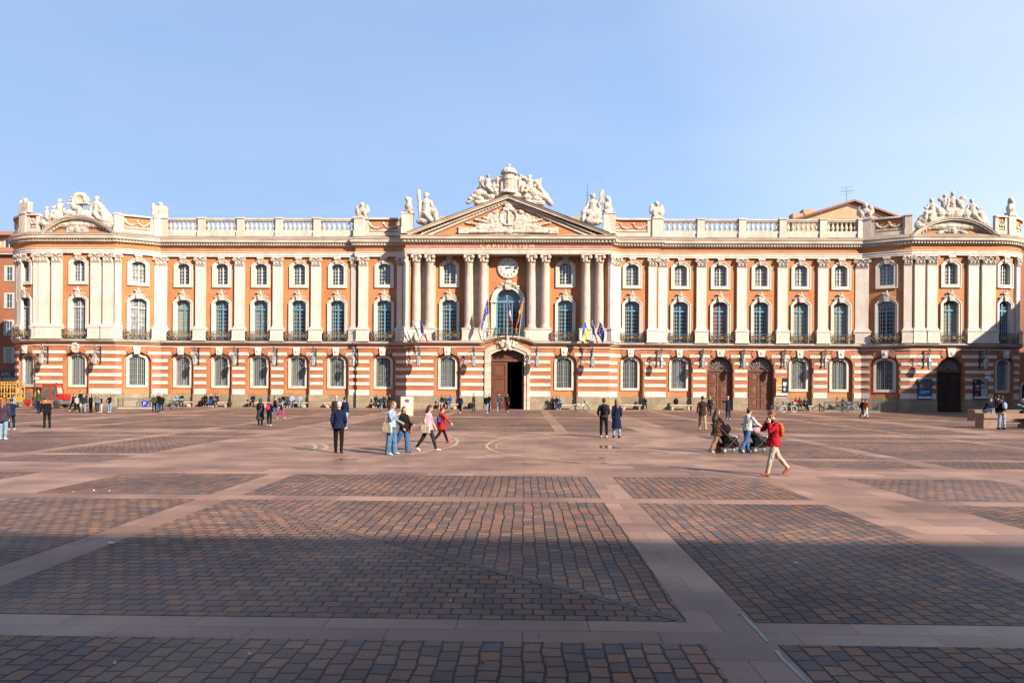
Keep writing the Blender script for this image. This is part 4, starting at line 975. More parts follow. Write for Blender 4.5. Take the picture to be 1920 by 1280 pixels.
# reliefs in the pediments
pr = [('t', (0, -.16, 1.75), .80, .1), ('e', (0, 0, 1.75), (.8, .14, .92)), ('b', (-.06, .06, -.28, -.05, 1.1, 2.4)), ('e', (0, -.1, 2.85), (.42, .18, .3)), ('e', (-.35, -.05, 2.6), (.3, .14, .16)), ('e', (.35, -.05, 2.6), (.3, .14, .16)),
      ('b', (-4.9, -4.0, -.3, .05, .12, .5)), ('b', (4.0, 4.9, -.3, .05, .12, .5)), ('e', (0, -.1, .3), (.5, .2, .2))]
for sg in (-1, 1):
    for i in range(6):
        a0 = R(8 + i * 12); L_ = 4.6 - i * .62; pr.append(('c', (sg * .7, -.02, .5 + i * .22), (sg * (.6 + L_ * math.cos(a0) * .95), -.05, .35 + i * .12 + L_ * math.sin(a0) * .55), .19, .10))
    pr += [('e', (sg * 1.5, -.06, 1.5), (.75, .15, .45), sg * .5), ('e', (sg * 2.6, -.06, .75), (.9, .16, .3), sg * .15), ('e', (sg * 3.6, -.05, .42), (.9, .14, .22)), ('c', (sg * .3, -.1, .35), (sg * 4.6, -.1, .28), .14), ('e', (sg * 1.25, -.05, 2.3), (.35, .12, .2), sg * .5), ('e', (sg * 1.9, -.04, 1.95), (.4, .12, .16), sg * .6), ('c', (sg * 4.5, -.1, .3), (sg * 4.0, -.1, .5), .12)]
pr.append(('e', (0, .05, 1.0), (3.1, .16, 1.35)))
hcarve('pediment_relief', pr, (SA + SB) / 2, 18.12, .22, vox=.06, disp=.16).scale = (1.06, 1, 1.05)
pr = [('b', (-1.15, 1.15, -.1, .05, .05, 1.15)), ('e', (0, -.12, .6), (.38, .14, .45)), ('e', (-.62, -.1, .6), (.35, .1, .28)), ('e', (.62, -.1, .6), (.35, .1, .28)), ('e', (0, -.1, 1.05), (.3, .1, .16))]
hcarve('pediment_relief', pr, S(144, .2), 18.12, .24, vox=.05, disp=.10)
pr = [('e', (0, -.05, .65), (.52, .16, .6)), ('e', (0, -.15, .65), (.3, .16, .4))]
for sg in (-1, 1): pr += [('e', (sg * .8, 0, .75), (.5, .12, .26), -sg * .4), ('e', (sg * 1.2, 0, .45), (.4, .12, .2), sg * .3), ('e', (sg * 1.1, 0, .95), (.3, .1, .12), -sg * .5), ('e', (sg * .4, 0, 1.15), (.3, .12, .14))]
hcarve('pediment_relief', pr, S(1783, .2), 18.12, .24, vox=.05, disp=.12)
# ---------------------------------------------------------------- statues on the parapet
def statue(name, prims, px, z, n, label, vox=.05, disp=.10, group='stone sculptures along the parapet', s=None, scale=1.0):
    s = S(px, n) if s is None else s
    x, y, _ = Bp(s, n, 0); _, a = frame_at(s)
    o = carving(name, prims, None, (x, y, z), a, vox, disp); tag(o, label, 'statue', group); o.scale = (scale,) * 3; return o
def seated(x, z, fs=1, h=1.0, y=0, lean=0, arm=None, look=0):
    """prims of a draped seated figure, fs = side the knees point to"""
    k = h; P = [('e', (x, y, z + .55 * k), (.52 * k, .4 * k, .5 * k)), ('c', (x, y, z + .8 * k), (x + lean * k, y, z + 1.6 * k), .36 * k, .30 * k),
                ('e', (x + lean * k, y, z + 1.62 * k), (.42 * k, .26 * k, .22 * k)), ('c', (x + lean * k, y, z + 1.75 * k), (x + lean * k, y, z + 1.95 * k), .12 * k, .12 * k),
                ('e', (x + lean * k + look * .05, y - .03, z + 2.13 * k), (.19 * k, .21 * k, .25 * k)), ('e', (x + lean * k - look * .06, y + .06, z + 2.2 * k), (.2 * k, .2 * k, .2 * k)),
                ('c', (x, y - .1, z + .75 * k), (x + fs * .75 * k, y - .25, z + .75 * k), .28 * k, .24 * k), ('c', (x + fs * .75 * k, y - .25, z + .72 * k), (x + fs * .85 * k, y - .3, z + .1 * k), .22 * k, .2 * k),
                ('c', (x, y - .3, z + .6 * k), (x + fs * .45 * k, y - .45, z + .05), .25 * k, .2 * k), ('e', (x + fs * .3 * k, y, z + .2 * k), (.8 * k, .4, .26 * k))]
    ax = arm or [(fs * .6, 1.2), (fs * .9, 1.35)]
    for sd in (-1, 1):
        sh = (x + lean * k + sd * .36 * k, y, z + 1.6 * k)
        if sd == fs: e = (x + ax[0][0] * k, y - .15, z + ax[0][1] * k); hnd = (x + ax[1][0] * k, y - .2, z + ax[1][1] * k)
        else: e = (x + lean * k + sd * .62 * k, y - .05, z + 1.15 * k); hnd = (x + sd * .5 * k, y - .2, z + .8 * k)
        P += [('c', sh, e, .15 * k, .12 * k), ('c', e, hnd, .12 * k, .09 * k)]
    return P
ZP = 20.40
# centre group: crowned shield between two winged figures on a mound
P = [('b', (-.85, .85, -.5, .4, -.5, 1.9)), ('l', [(1.05, 0), (1.0, .3), (.75, .5), (.82, 1.7), (.95, 1.9), (.7, 2.0)], (0, 0, .2)), ('l', [(.74, 2.1), (.78, 2.3), (.6, 2.35), (.62, 2.65), (.88, 2.72), (.86, 2.95), (.78, 3.2), (.55, 3.42), (.25, 3.55), (.1, 3.6)], (0, 0, .15)),
     ('e', (0, -.35, 1.3), (.42, .25, .6)), ('c', (0, 0, 3.7), (0, 0, 4.25), .07), ('c', (-.2, 0, 4.02), (.2, 0, 4.02), .07), ('e', (-.75, 0, 2.2), (.5, .3, .4)), ('e', (.75, 0, 2.2), (.5, .3, .4)), ('c', (-1.1, -.1, .6), (-1.2, -.1, 2.3), .2), ('c', (1.1, -.1, .6), (1.2, -.1, 2.3), .2)]
P += seated(-2.25, .45, 1, 1.0, arm=[(.5, 1.6), (1.0, 1.9)], look=1) + seated(2.25, .4, -1, 1.0, arm=[(-.6, 1.95), (-1.3, 2.5)], look=-1)
P += [('e', (-2.9, .2, 1.8), (.35, .15, 1.0), -.25), ('c', (-3.0, .1, 1.2), (-2.75, .1, 2.5), .22, .08), ('e', (3.0, .2, 1.5), (.4, .15, 1.1), .45), ('c', (2.9, .1, 1.9), (3.8, .1, .1), .35, .3)]
P += [('e', (-2.5, .25, .8), (1.0, .35, 1.05), -.5), ('e', (2.6, .25, .8), (1.1, .35, 1.1), .5), ('e', (-3.3, .15, .05), (.9, .35, .75), -.4), ('e', (3.45, .15, .05), (.95, .35, .8), .5), ('e', (-1.45, .1, 1.4), (.45, .3, .7)), ('e', (1.5, .1, 1.4), (.45, .3, .7)), ('e', (1.55, -.1, 2.35), (.5, .2, .25), .4), ('c', (-1.9, -.2, .9), (-1.2, -.3, 1.2), .22)]
for x, z, r in ((-3.2, .35, .6), (-3.7, -.1, .5), (-4.1, -.4, .35), (-2.6, .3, .6), (-1.6, .5, .55), (1.7, .5, .5), (2.8, .3, .7), (3.5, 0, .6), (4.0, -.3, .5), (-3.1, -.4, .5), (3.1, -.4, .6), (-2, -.1, .6), (2, -.1, .6), (0, -.1, .7), (-1, .1, .6), (1, .1, .6)):
    P.append(('e', (x, 0, z), (r, .4, r * .8)))
P += [('c', (-3.4, 0, -.9), (3.6, 0, -.9), .4), ('c', (-4.4, 0, -.85), (-3.2, 0, .2), .25, .3), ('c', (4.5, 0, -.95), (3.4, 0, .9), .35, .3)]
pc = at(951, 362, CT - .2).z
sc_ = statue('pediment_sculpture', P, 951, pc - .30, .1, 'crowned shield between two winged seated figures on top of the triangular pediment', vox=.055, disp=.13, s=PM, scale=.95); sc_.scale = (.97, .97, .80)
# left pavilion: two reclining figures either side of a palm
def palm():
    P = [('c', (0, 0, 0), (0, 0, 1.4), .35, .25)]
    for i in range(11):
        a = R(-10 + i * 20); P.append(('c', (0, 0, 1.5), (1.0 * math.cos(a), -.05, 1.6 + .95 * math.sin(a)), .26, .14)); P.append(('e', (.62 * math.cos(a + .15), -.1, 1.75 + .65 * math.sin(a + .15)), (.2, .22, .24)))
    return P
zt = zcl(0) + .02
P = [(p[0], tuple([p[1][0] + .15, p[1][1], p[1][2] - .1]), *p[2:]) if p[0] == 'e' else ('c', (p[1][0] + .15, p[1][1], p[1][2] - .1), (p[2][0] + .15, p[2][1], p[2][2] - .1), *p[3:]) for p in palm()]
P += seated(-2.0, -.25, -1, .9, look=-1) + seated(1.95, -.35, 1, 1.05, look=-1, arm=[(.5, 1.1), (.9, .9)])
P += [('e', (-3.2, 0, -.1), (.6, .35, .35)), ('c', (-3.35, 0, -.2), (-3.4, 0, .55), .25, .18), ('e', (-3.4, 0, .85), (.2, .2, .24)), ('e', (-.9, -.1, .3), (.7, .3, .4)), ('c', (-1.3, -.3, 1.25), (1.2, -.35, 1.3), .09), ('e', (-.3, -.2, 1.0), (.45, .25, .4)), ('e', (.8, -.1, .2), (.8, .35, .5)), ('e', (2.9, 0, -.1), (.8, .35, .6)), ('e', (3.3, 0, -.7), (.7, .35, .5)), ('e', (-3.6, 0, -.7), (.6, .35, .4)), ('c', (-3.5, 0, -.9), (3.3, 0, -.9), .4), ('c', (-3, 0, -.35), (3, 0, -.35), .45), ('c', (2.4, 0, 1.0), (3.3, 0, -.2), .35, .3)]
statue('parapet_sculpture', P, 145, zt + .05, .1, 'two seated stone figures beside a palm tree above the left arched pediment', vox=.055, disp=.12)
# right pavilion: crowded trophy between two figures
P = [('e', (0, 0, 1.3), (.35, .3, 1.2)), ('e', (0, -.1, 2.5), (.22, .22, .26)), ('e', (-.75, 0, 1.5), (.42, .3, .7)), ('e', (-.8, -.05, 2.25), (.22, .22, .24)), ('e', (.75, 0, 1.4), (.45, .3, .7), .3), ('e', (1.05, -.05, 2.0), (.35, .25, .3)), ('e', (-1.2, 0, 1.9), (.28, .2, .25)),
     ('e', (-.4, 0, .5), (.8, .4, .6)), ('e', (.5, 0, .5), (.8, .4, .6)), ('c', (-.5, -.2, 1.9), (-.7, -.2, .8), .18), ('c', (.4, -.2, 1.8), (.9, -.2, .9), .18)]
P += seated(-2.1, -.25, -1, .98, look=-1) + seated(2.0, -.3, 1, .98, look=-1)
P += [('e', (-2.9, 0, -.2), (.7, .35, .6)), ('e', (-3.3, 0, -.75), (.6, .35, .55)), ('e', (3.0, 0, -.1), (.6, .35, .5)), ('e', (3.15, 0, .45), (.26, .24, .3)), ('e', (3.4, 0, -.7), (.5, .3, .5)), ('c', (-3.2, 0, -.9), (3.2, 0, -.9), .4), ('c', (-3, 0, -.35), (3, 0, -.35), .45), ('e', (1.35, -.1, .4), (.5, .35, .5)), ('e', (-1.3, -.1, .5), (.5, .35, .6))]
statue('parapet_sculpture', P, 1783, zt + .05, .1, 'crowd of carved figures and trophies above the right arched pediment', vox=.055, disp=.12)
# the two seated figures at the shoulders of the central pediment
P = seated(0, .1, 1, 1.28, arm=[(.5, 1.2), (.75, .95)], look=-1) + [('c', (-.62, -.1, .5), (-.78, -.1, 3.15), .16, .2), ('e', (-.78, -.1, 3.25), (.18, .18, .22)), ('e', (.5, -.1, 1.1), (.5, .35, .5)), ('e', (0, 0, .1), (1.1, .5, .4))]
statue('seated_statue', P, 797, 19.4, .3, 'seated stone woman with a tall torch on the left shoulder of the central pediment', disp=.12)
P = seated(0, .1, -1, 1.25, arm=[(-.5, 1.2), (-.75, .95)], look=1) + [('c', (.55, -.1, 1.9), (.95, -.1, 2.5), .2, .16), ('b', (.72, 1.12, -.25, .05, 2.0, 3.25)), ('e', (.92, -.1, 3.25), (.2, .15, .2)), ('e', (.35, -.2, .8), (.6, .35, .7)), ('e', (0, 0, .1), (1.1, .5, .4))]
statue('seated_statue', P, 1109, 19.4, .3, 'seated stone woman raising a tablet on the right shoulder of the central pediment', disp=.12)
def trophy(k=0):
    P = [('b', (-.5, .5, -.3, .3, 0, .3)), ('e', (0, 0, .75), (.5, .34, .55)), ('e', (0, -.1, 1.45), (.26, .25, .28))]
    if k == 0: P += [('b', (-.78, .72, -.3, .25, .1, 1.25)), ('e', (-.7, -.1, 1.1), (.22, .25, .45)), ('e', (0, 0, 1.5), (.2, .2, .2))]
    if k == 1: P += [('e', (-.6, 0, .95), (.28, .2, .6), .2), ('e', (.62, 0, .95), (.28, .2, .6), -.2), ('e', (-.4, -.2, .5), (.3, .25, .4)), ('e', (.4, -.2, .5), (.3, .25, .4)), ('e', (0, 0, 1.62), (.3, .28, .2))]
    if k == 2: P += [('e', (.1, 0, 1.2), (.34, .3, .6)), ('e', (.25, 0, .4), (.5, .3, .3)), ('e', (-.1, -.1, 1.6), (.28, .26, .3)), ('e', (.15, .05, 1.5), (.3, .3, .34))]
    return P
statue('parapet_statue', trophy(0), 47, ZP + .05, 0, 'pale stone block statue at the far left end of the parapet', scale=.95)
statue('parapet_statue', trophy(0), 299, ZP, 0, 'square stone trophy with a round knob on the pier right of the left pavilion')
statue('parapet_statue', trophy(1), 677, ZP, 0, 'winged stone helmet trophy where the left balustrade ends', scale=.92)
statue('parapet_statue', trophy(2), 763, ZP + .1, .1, 'small stone bust just left of the torch bearing statue', scale=.88)
statue('parapet_statue', trophy(2), 1137, ZP + .1, .1, 'small stone bust just right of the tablet bearing statue', scale=.92)
statue('parapet_statue', trophy(1), 1229, ZP, 0, 'round headed stone trophy on the wide pier where the right balustrade starts', scale=1.0)
statue('parapet_statue', trophy(1), 1620, ZP, 0, 'carved stone shield in front of the low ochre gable', scale=.95)
statue('parapet_statue', trophy(2), 1892, ZP + .05, 0, 'small kneeling stone figure at the far right end of the parapet', scale=1.0)
# aerials
def aerial(px, py0, py1, Y, label, kind=0):
    a = at(px, py0, Y); b = at(px, py1, Y); g = MB(); g.tube((0, 0, 0), (0, 0, b.z - a.z), .03, .015, n=5); h = b.z - a.z
    if kind: 
        for t, l in ((.95, .7), (.75, 1.0), (.6, .6)): g.tube((-l, 0, h * t - .1), (l, 0, h * t + .15), .018, n=4)
        for i in range(5): x = -.5 + i * .25; g.tube((x, -.3, h * .76), (x, .3, h * .76 + .05), .012, n=4)
    else:
        for t in (.7, .6, .5, .42): g.ell((0, 0, h * t), (.05, .05, .14), 6)
        g.tube((-.15, 0, h * .62), (.2, 0, h * .62), .012, n=4)
    tag(g.build('aerial', 'iron', loc=(a.x, a.y, a.z)), label, 'aerial')
aerial(1101, 402, 343, D + 4, 'thin lightning mast rising behind the right pediment statue'); aerial(1587, 386, 350, 82, 'television aerial above the low ochre gable', 1); aerial(314, 410, 390, D + 3, 'short thin aerial right of the square stone trophy')

# ---------------------------------------------------------------- wall lanterns
g = MB(); g.box(-.05, .05, -.06, 0, 4.55, 6.35); g.path([(0, -.03, 5.05), (0, -.35, 5.15), (0, -.7, 5.55), (0, -.98, 5.72)], .035)
g.path([(0, -.03, 6.05), (0, -.3, 6.28), (0, -.65, 6.25), (0, -.95, 5.95), (0, -.98, 5.62)], .032); g.torus((0, -.45, 5.78), .24, .028, 'X', n=14, m=4); g.torus((0, -.45, 5.78), .11, .022, 'X', n=10, m=4); g.torus((0, -.2, 5.45), .13, .024, 'X', n=10, m=4)
g.ell((0, -.05, 4.62), (.08, .08, .08), 6); g.torus((0, -.98, 6.1), .17, .03, 'X', n=12, m=4); g.ell((0, -.98, 6.33), (.05, .05, .12), 6); g.torus((.0, -1.12, 6.35), .10, .02, 'X', n=8, m=4)
LB = g.mesh('bracket', 'iron')
g = MB(); g.lathe([(.04, 5.62), (.08, 5.5), (.16, 5.42), (.27, 5.22), (.25, 5.18), (.25, 5.14)], (0, -.98, 0), 6); g.lathe([(.03, 4.36), (.07, 4.42), (.16, 4.5), (.15, 4.54)], (0, -.98, 0), 6)
for a in range(6): t = a * math.pi / 3; g.tube((.15 * math.cos(t), -.98 + .15 * math.sin(t), 4.52), (.25 * math.cos(t), -.98 + .25 * math.sin(t), 5.16), .016, n=4)
LH = g.mesh('lantern', 'lampgrey')
g = MB(); g.lathe([(.14, 4.53), (.235, 5.15)], (0, -.98, 0), 6); LG = g.mesh('glass', 'lampglass')
LO = MB(); LO.torus((0, -.98, 6.05), .19, .035, 'Y', n=12, m=5); LO.ell((0, -1.0, 5.86), (.12, .08, .08), 6); LO.torus((.0, -.98, 6.36), .11, .03, 'Y', n=10, m=4); LO = LO.mesh('scroll_ornament', 'lampgrey')
lamps = [(78, 'between the rounded left corner window and the first front window'), (178, 'right of the leftmost front window with the shell keystone'), (364.5, 'right of the first straight left wing window'), (439, 'right of the second straight left wing window'),
         (513, 'right of the third straight left wing window'), (587, 'right of the fourth straight left wing window'), (667.6, 'right of the fifth straight left wing window'), (784, 'left of the last window before the main portal'), (887.4, 'just left of the main portal'), (1006, 'just right of the main portal'),
         (1110, 'right of the first window past the main portal'), (1233, 'above the grey bench on the right wing'), (1317, 'left of the first brown side door'), (1394, 'between the two brown side doors'), (1471, 'above the orange and black poster'), (1547, 'between the last two windows of the right wing'), (1741, 'above the blue poster case'), (1847, 'above the poster case with two faces')]
for px, wh in lamps:
    s = S(px + (982 - px) / 73); p, a = frame_at(s); x, y, _ = Bp(s, .06, 0); o = empty('wall_lantern', (x, y, 0), a); tag(o, 'scrolled grey wall lantern ' + wh, 'wall lantern', 'lanterns along the ground floor wall')
    sub(LB, 'bracket', o); l = sub(LH, 'lantern', o); sub(LG, 'glass', l); sub(LO, 'scroll_ornament', o)
# ---------------------------------------------------------------- flags
def fm_(name, c): return mat(name, c, .8, .08, 3)
FB, FW_, FR, FY, FO, FE = fm_('flag_blue', (.02, .10, .55)), fm_('flag_white', (.95, .95, .95)), fm_('flag_red', (.95, .03, .04)), fm_('flag_yellow', (.85, .62, .03)), fm_('flag_orange', (.85, .16, .03)), fm_('flag_navy', (.015, .045, .33))
def flag(px, pyb, pxt, pyt, kind, label, Y, w_=.95, drop=1.9, sway=.0, side=1, n=10):
    b = at(px, pyb, Y + .5); t = at(pxt, pyt, Y); root = empty('flag', tuple(b)); tag(root, label, 'flag', 'flags on the front of the palace')
    d = t - b; g = MB(); g.tube((0, 0, 0), d, .035, .022, n=6); g.ell(d * 1.01, .06, 8); g.build('pole', 'stone_w', root)
    cols = {'fr': [FB, FW_, FR], 'eu': [FE], 'ua': [FB, FY], 'oc': [FO]}[kind]
    g = MB(); nx, nz = 9, 12; vs = []
    for i in range(nx + 1):
        u = i / nx
        for j in range(nz + 1):
            v = j / nz; top = d * (1 - .02) - d.normalized() * 0
            base = d * (1 - v * w_ / d.length * 1.2)          # hoist runs down the pole
            f = u; x = side * w_ * .55 * (f ** .8) * (1 - .5 * v * 0) + sway * f
            fall = drop * f ** 1.35
            fold = .10 * math.sin(u * 9 + v * 2) * (.3 + u)
            vs.append((base.x + x * (.75 + .25 * math.sin(v * 2)), base.y + fold, base.z - fall * (.95 - .1 * v)))
    g.add(vs, []); K = nz + 1
    for i in range(nx):
        for j in range(nz):
            g.f.append((i * K + j, (i + 1) * K + j, (i + 1) * K + j + 1, i * K + j + 1))
            g.m.append(min(len(cols) - 1, int(i / nx * len(cols))) if kind == 'fr' else (min(1, int(j / nz * 2)) if kind == 'ua' else 0))
    c = g.build('cloth', cols, root, smooth=True); sd = c.modifiers.new('thickness', 'SOLIDIFY'); sd.thickness = .012
    def pt(u, v):
        i = min(nx, max(0, round(u * nx))); j = min(nz, max(0, round(v * nz))); return Vector(vs[i * K + j])
    if kind == 'eu':
        q = MB()
        for a in range(12):
            t_ = a * math.pi / 6; p = pt(.5 + .3 * math.cos(t_), .5 + .34 * math.sin(t_)) + Vector((0, -.035, 0))
            k = []
            for m_ in range(10): r = .07 if m_ % 2 == 0 else .028; k.append((p.x + r * math.sin(m_ * math.pi / 5), p.z + r * math.cos(m_ * math.pi / 5)))
            q.prism(k, p.y - .004, p.y + .004)
        q.build('stars', FY, c)
    if kind == 'oc':
        q = MB(); p = pt(.5, .5) + Vector((0, -.08, 0))
        for a in range(4):
            dx, dz = [(1, 0), (0, 1), (-1, 0), (0, -1)][a]; q.prism([(p.x + dx * .03 - dz * .02, p.z + dz * .03 - dx * .02), (p.x + dx * .10 - dz * .04, p.z + dz * .18 - dx * .04), (p.x + dx * .13, p.z + dz * .24), (p.x + dx * .10 + dz * .04, p.z + dz * .18 + dx * .04), (p.x + dx * .03 + dz * .02, p.z + dz * .03 + dx * .02)], p.y - .005, p.y + .005)
        q.build('cross_emblem', FY, c)
Yf = CT - .6
flag(919, 633, 915, 561, 'eu', 'blue flag with gold stars drooping left of the central balcony window', Yf - .8, 1.2, 2.2, side=-1.1)
flag(951, 638, 950.5, 556, 'fr', 'tall blue white and red flag hanging in front of the central window', Yf - 1.0, 1.1, 2.4, side=1.0)
flag(972, 636, 982, 560, 'oc', 'orange red flag with a yellow cross right of the central balcony window', Yf - .8, 1.1, 2.4, side=-1.1)
flag(788, 641, 774, 603, 'ua', 'blue and yellow flag leftmost of the left flag trio', Yf - .8, .95, 1.2, side=1.0)
flag(790, 641, 787, 600, 'fr', 'blue white and red flag in the middle of the left flag trio', Yf - .9, 1.1, 1.5, side=1.3)
flag(792, 641, 799.5, 602, 'eu', 'starred navy flag rightmost of the left flag trio', Yf - .8, .95, 1.4, side=-.8)
flag(1110, 641, 1097, 603, 'ua', 'yellow and blue flag leftmost of the right flag trio', Yf - .8, .95, 1.4, side=-.8)
flag(1112, 641, 1110, 602, 'fr', 'blue white and red flag in the middle of the right flag trio', Yf - .9, 1.1, 1.5, side=.9)
flag(1114, 641, 1124.5, 603, 'eu', 'starred blue flag spread rightmost of the right flag trio', Yf - .8, 1.1, 1.1, side=1.1)

# ---------------------------------------------------------------- benches in the niches
g = MB(); g.box(-1.15, 1.15, -.55, -.05, .44, .56)
BT = g.mesh('seat', 'benchstone')
BL = MB().box(-.12, .12, -.48, -.1, 0, .44).mesh('leg', 'benchstone')
benches = [(142, 'under the leftmost front window behind the strolling group'), (343, 'under the first straight left wing window beside the parked bicycles'), (413, 'under the second left wing window behind the blue trousered visitor'), (486, 'under the third left wing window behind the man in black'), (558, 'under the fourth left wing window with three people in jeans'),
           (631, 'empty one under the fifth left wing window'), (718, 'left of the white advertising panel in the shade'), (839, 'left of the main portal'), (1058, 'between the main portal and the white bicycle'), (1183, 'with one man sitting at its right end'), (1274, 'with a dark bundle on it left of the first side door'), (1500, 'right of the bicycles under the poster'), (1577, 'behind the right bicycle railing')]
for px, wh in benches:
    s = S(px); p, a = frame_at(s); x, y, _ = Bp(s, .12, 0); o = empty('stone_bench', (x, y, 0), a); tag(o, 'pale stone bench ' + wh, 'bench', 'stone benches along the palace wall')
    sub(BT, 'seat', o)
    for lx in (-.85, .85): sub(BL, 'leg', o, (lx, 0, 0))
# ---------------------------------------------------------------- posters
def poster(px, label, bands, y0, ht, wd, extra):
    s = S(px); _, a = frame_at(s); x, y, _ = Bp(s, .09, 0); o = empty('poster_case', (x, y, y0), a); tag(o, label, 'poster case', 'poster cases on the palace wall')
    g = MB(); g.box(-wd / 2, wd / 2, -.10, 0, 0, ht); g.build('case', 'iron', o)
    g = MB(); 
    for k, (u0, u1, v0, v1, m_) in enumerate(bands):
        g.cur = k; e = .106 + k * .004; g.poly([(u0 * wd - wd / 2 + .05, -e, .06 + v0 * (ht - .12)), (u1 * wd - wd / 2 - .05 * (u1 > .95), -e, .06 + v0 * (ht - .12)), (u1 * wd - wd / 2 - .05 * (u1 > .95), -e, .06 + v1 * (ht - .12)), (u0 * wd - wd / 2 + .05, -e, .06 + v1 * (ht - .12))])
    g.build('poster', [b[4] for b in bands], o)
    for f in extra:
        q = MB()
        if f[0] == 'e': q.lathe([(f[3], 0), (f[3], .004)], n=18, sx=1, sy=f[5] if len(f) > 5 else 1.3); me = q.mesh(f[6] if len(f) > 6 else 'portrait', f[4]); me.transform(Matrix.Translation((f[1], -.150, f[2])) @ Matrix.Rotation(R(90), 4, 'X')); sub(me, me.name, o)
    c = MB(); c.torus((-wd / 2 + .22, -.140, ht - .25), .09, .025, n=12, m=4, a0=R(60), a1=R(300)); c.build('letter_mark', 'whitepaint', o)
    return o
PO, PK, PW, PG, PBl, PBr = mat('poster_orange', (.62, .30, .07), .4, .3, 3), mat('poster_black', (.03, .03, .045), .3), mat('poster_white', (.75, .74, .78), .4), mat('poster_grey', (.16, .18, .22), .3, scale=4, col2=(.05, .06, .09)), mat('poster_blue', (.03, .16, .42), .3, .3, 3), mat('poster_skin', (.55, .38, .30), .5, .2, 6)
poster(1464.5, 'black framed poster of a pale face on orange left of the last right wing windows', [(0, 1, 0, 1, PO), (.45, 1, .14, 1, PK), (0, 1, 0, .14, PW), (.12, .5, .55, .59, PW), (.12, .5, .47, .51, PK), (.12, .5, .38, .42, PW), (.12, .5, .30, .34, PK)], 1.55, 1.95, 1.3, [('e', .28, 1.30, .20, mat('poster_face', (.62, .62, .64), .4, .3, 8), 1.35), ('e', .27, .72, .12, mat('poster_hand', (.55, .56, .6), .4, .3, 8), 1.5), ('e', .28, 1.58, .19, PK, .55, 'dark_hair')])
poster(1732, 'black framed poster with blue lower half left of the dark pavilion door', [(0, 1, 0, 1, PG), (0, 1, .10, .42, PBl), (0, 1, 0, .1, PW), (.15, .85, .34, .38, PW), (.15, .6, .28, .30, PW)], 1.35, 2.1, 1.45, [('e', -.4, 1.35, .14, PBr, 1.3), ('e', .15, 1.3, .15, mat('poster_dusk', (.20, .10, .12), .4), 1.2)])
poster(1836, 'black framed poster showing two faces and a red dot right of the dark pavilion door', [(0, 1, 0, 1, PK), (.5, 1, .5, 1, mat('poster_steel', (.22, .30, .42), .4, .2, 3)), (.5, 1, .1, .5, mat('poster_pale', (.45, .45, .44), .4, .2, 3)), (0, 1, 0, .1, PW), (.1, .45, .66, .69, PW), (.1, .4, .58, .61, PW), (.1, .42, .44, .47, PW)], 1.4, 2.05, 1.45, [('e', .18, 1.5, .15, PBr, 1.3), ('e', .15, .85, .15, PBr, 1.3), ('e', .18, 1.66, .18, PK, .6, 'dark_hair'), ('e', -.45, .48, .13, FR, 1.0, 'red_dot')])
# small plates by the right door
for px, py in ((1851, 700), (1851, 707)):
    s = S(px); _, a = frame_at(s); x, y, _ = Bp(s, .07, 0); z = at(px, py, y).z; g = MB(); g.box(-.28, .28, -.02, 0, -.13, .13); tag(g.build('wall_plate', 'poster_white' if False else PW, loc=(x, y, z), rz=a), 'small %s white plate on the striped wall above the poster with two faces' % ('upper' if py == 700 else 'lower'), 'wall plate')
s = S(70); x, y, _ = Bp(s, .07, 0); _, a = frame_at(s); tag(MB().box(-.25, .25, -.02, 0, -.12, .12).build('wall_plate', PW, loc=(x, y, at(70, 709, y).z), rz=a), 'small white plate on the striped wall above the red handler', 'wall plate')
# white advertising panel
p = ground(763, 779); o = empty('advertising_panel', (p.x, p.y, 0)); tag(o, 'cream standing panel with a purple badge behind the walking women', 'panel')
g = MB(); g.box(-.48, .48, -.09, .09, .0, 1.52); g.build('board', mat('panel_cream', (.80, .66, .50), .6, .06, 2), o)
g = MB(); g.prism([(-.20, 1.15), (.18, 1.15), (.2, 1.32), (-.16, 1.32)], -.10, -.09); g.prism([(-.14, 1.04), (.18, 1.04), (.18, 1.12), (-.14, 1.12)], -.10, -.09); g.build('purple_badge', mat('badge_purple', (.16, .04, .36), .5), o)

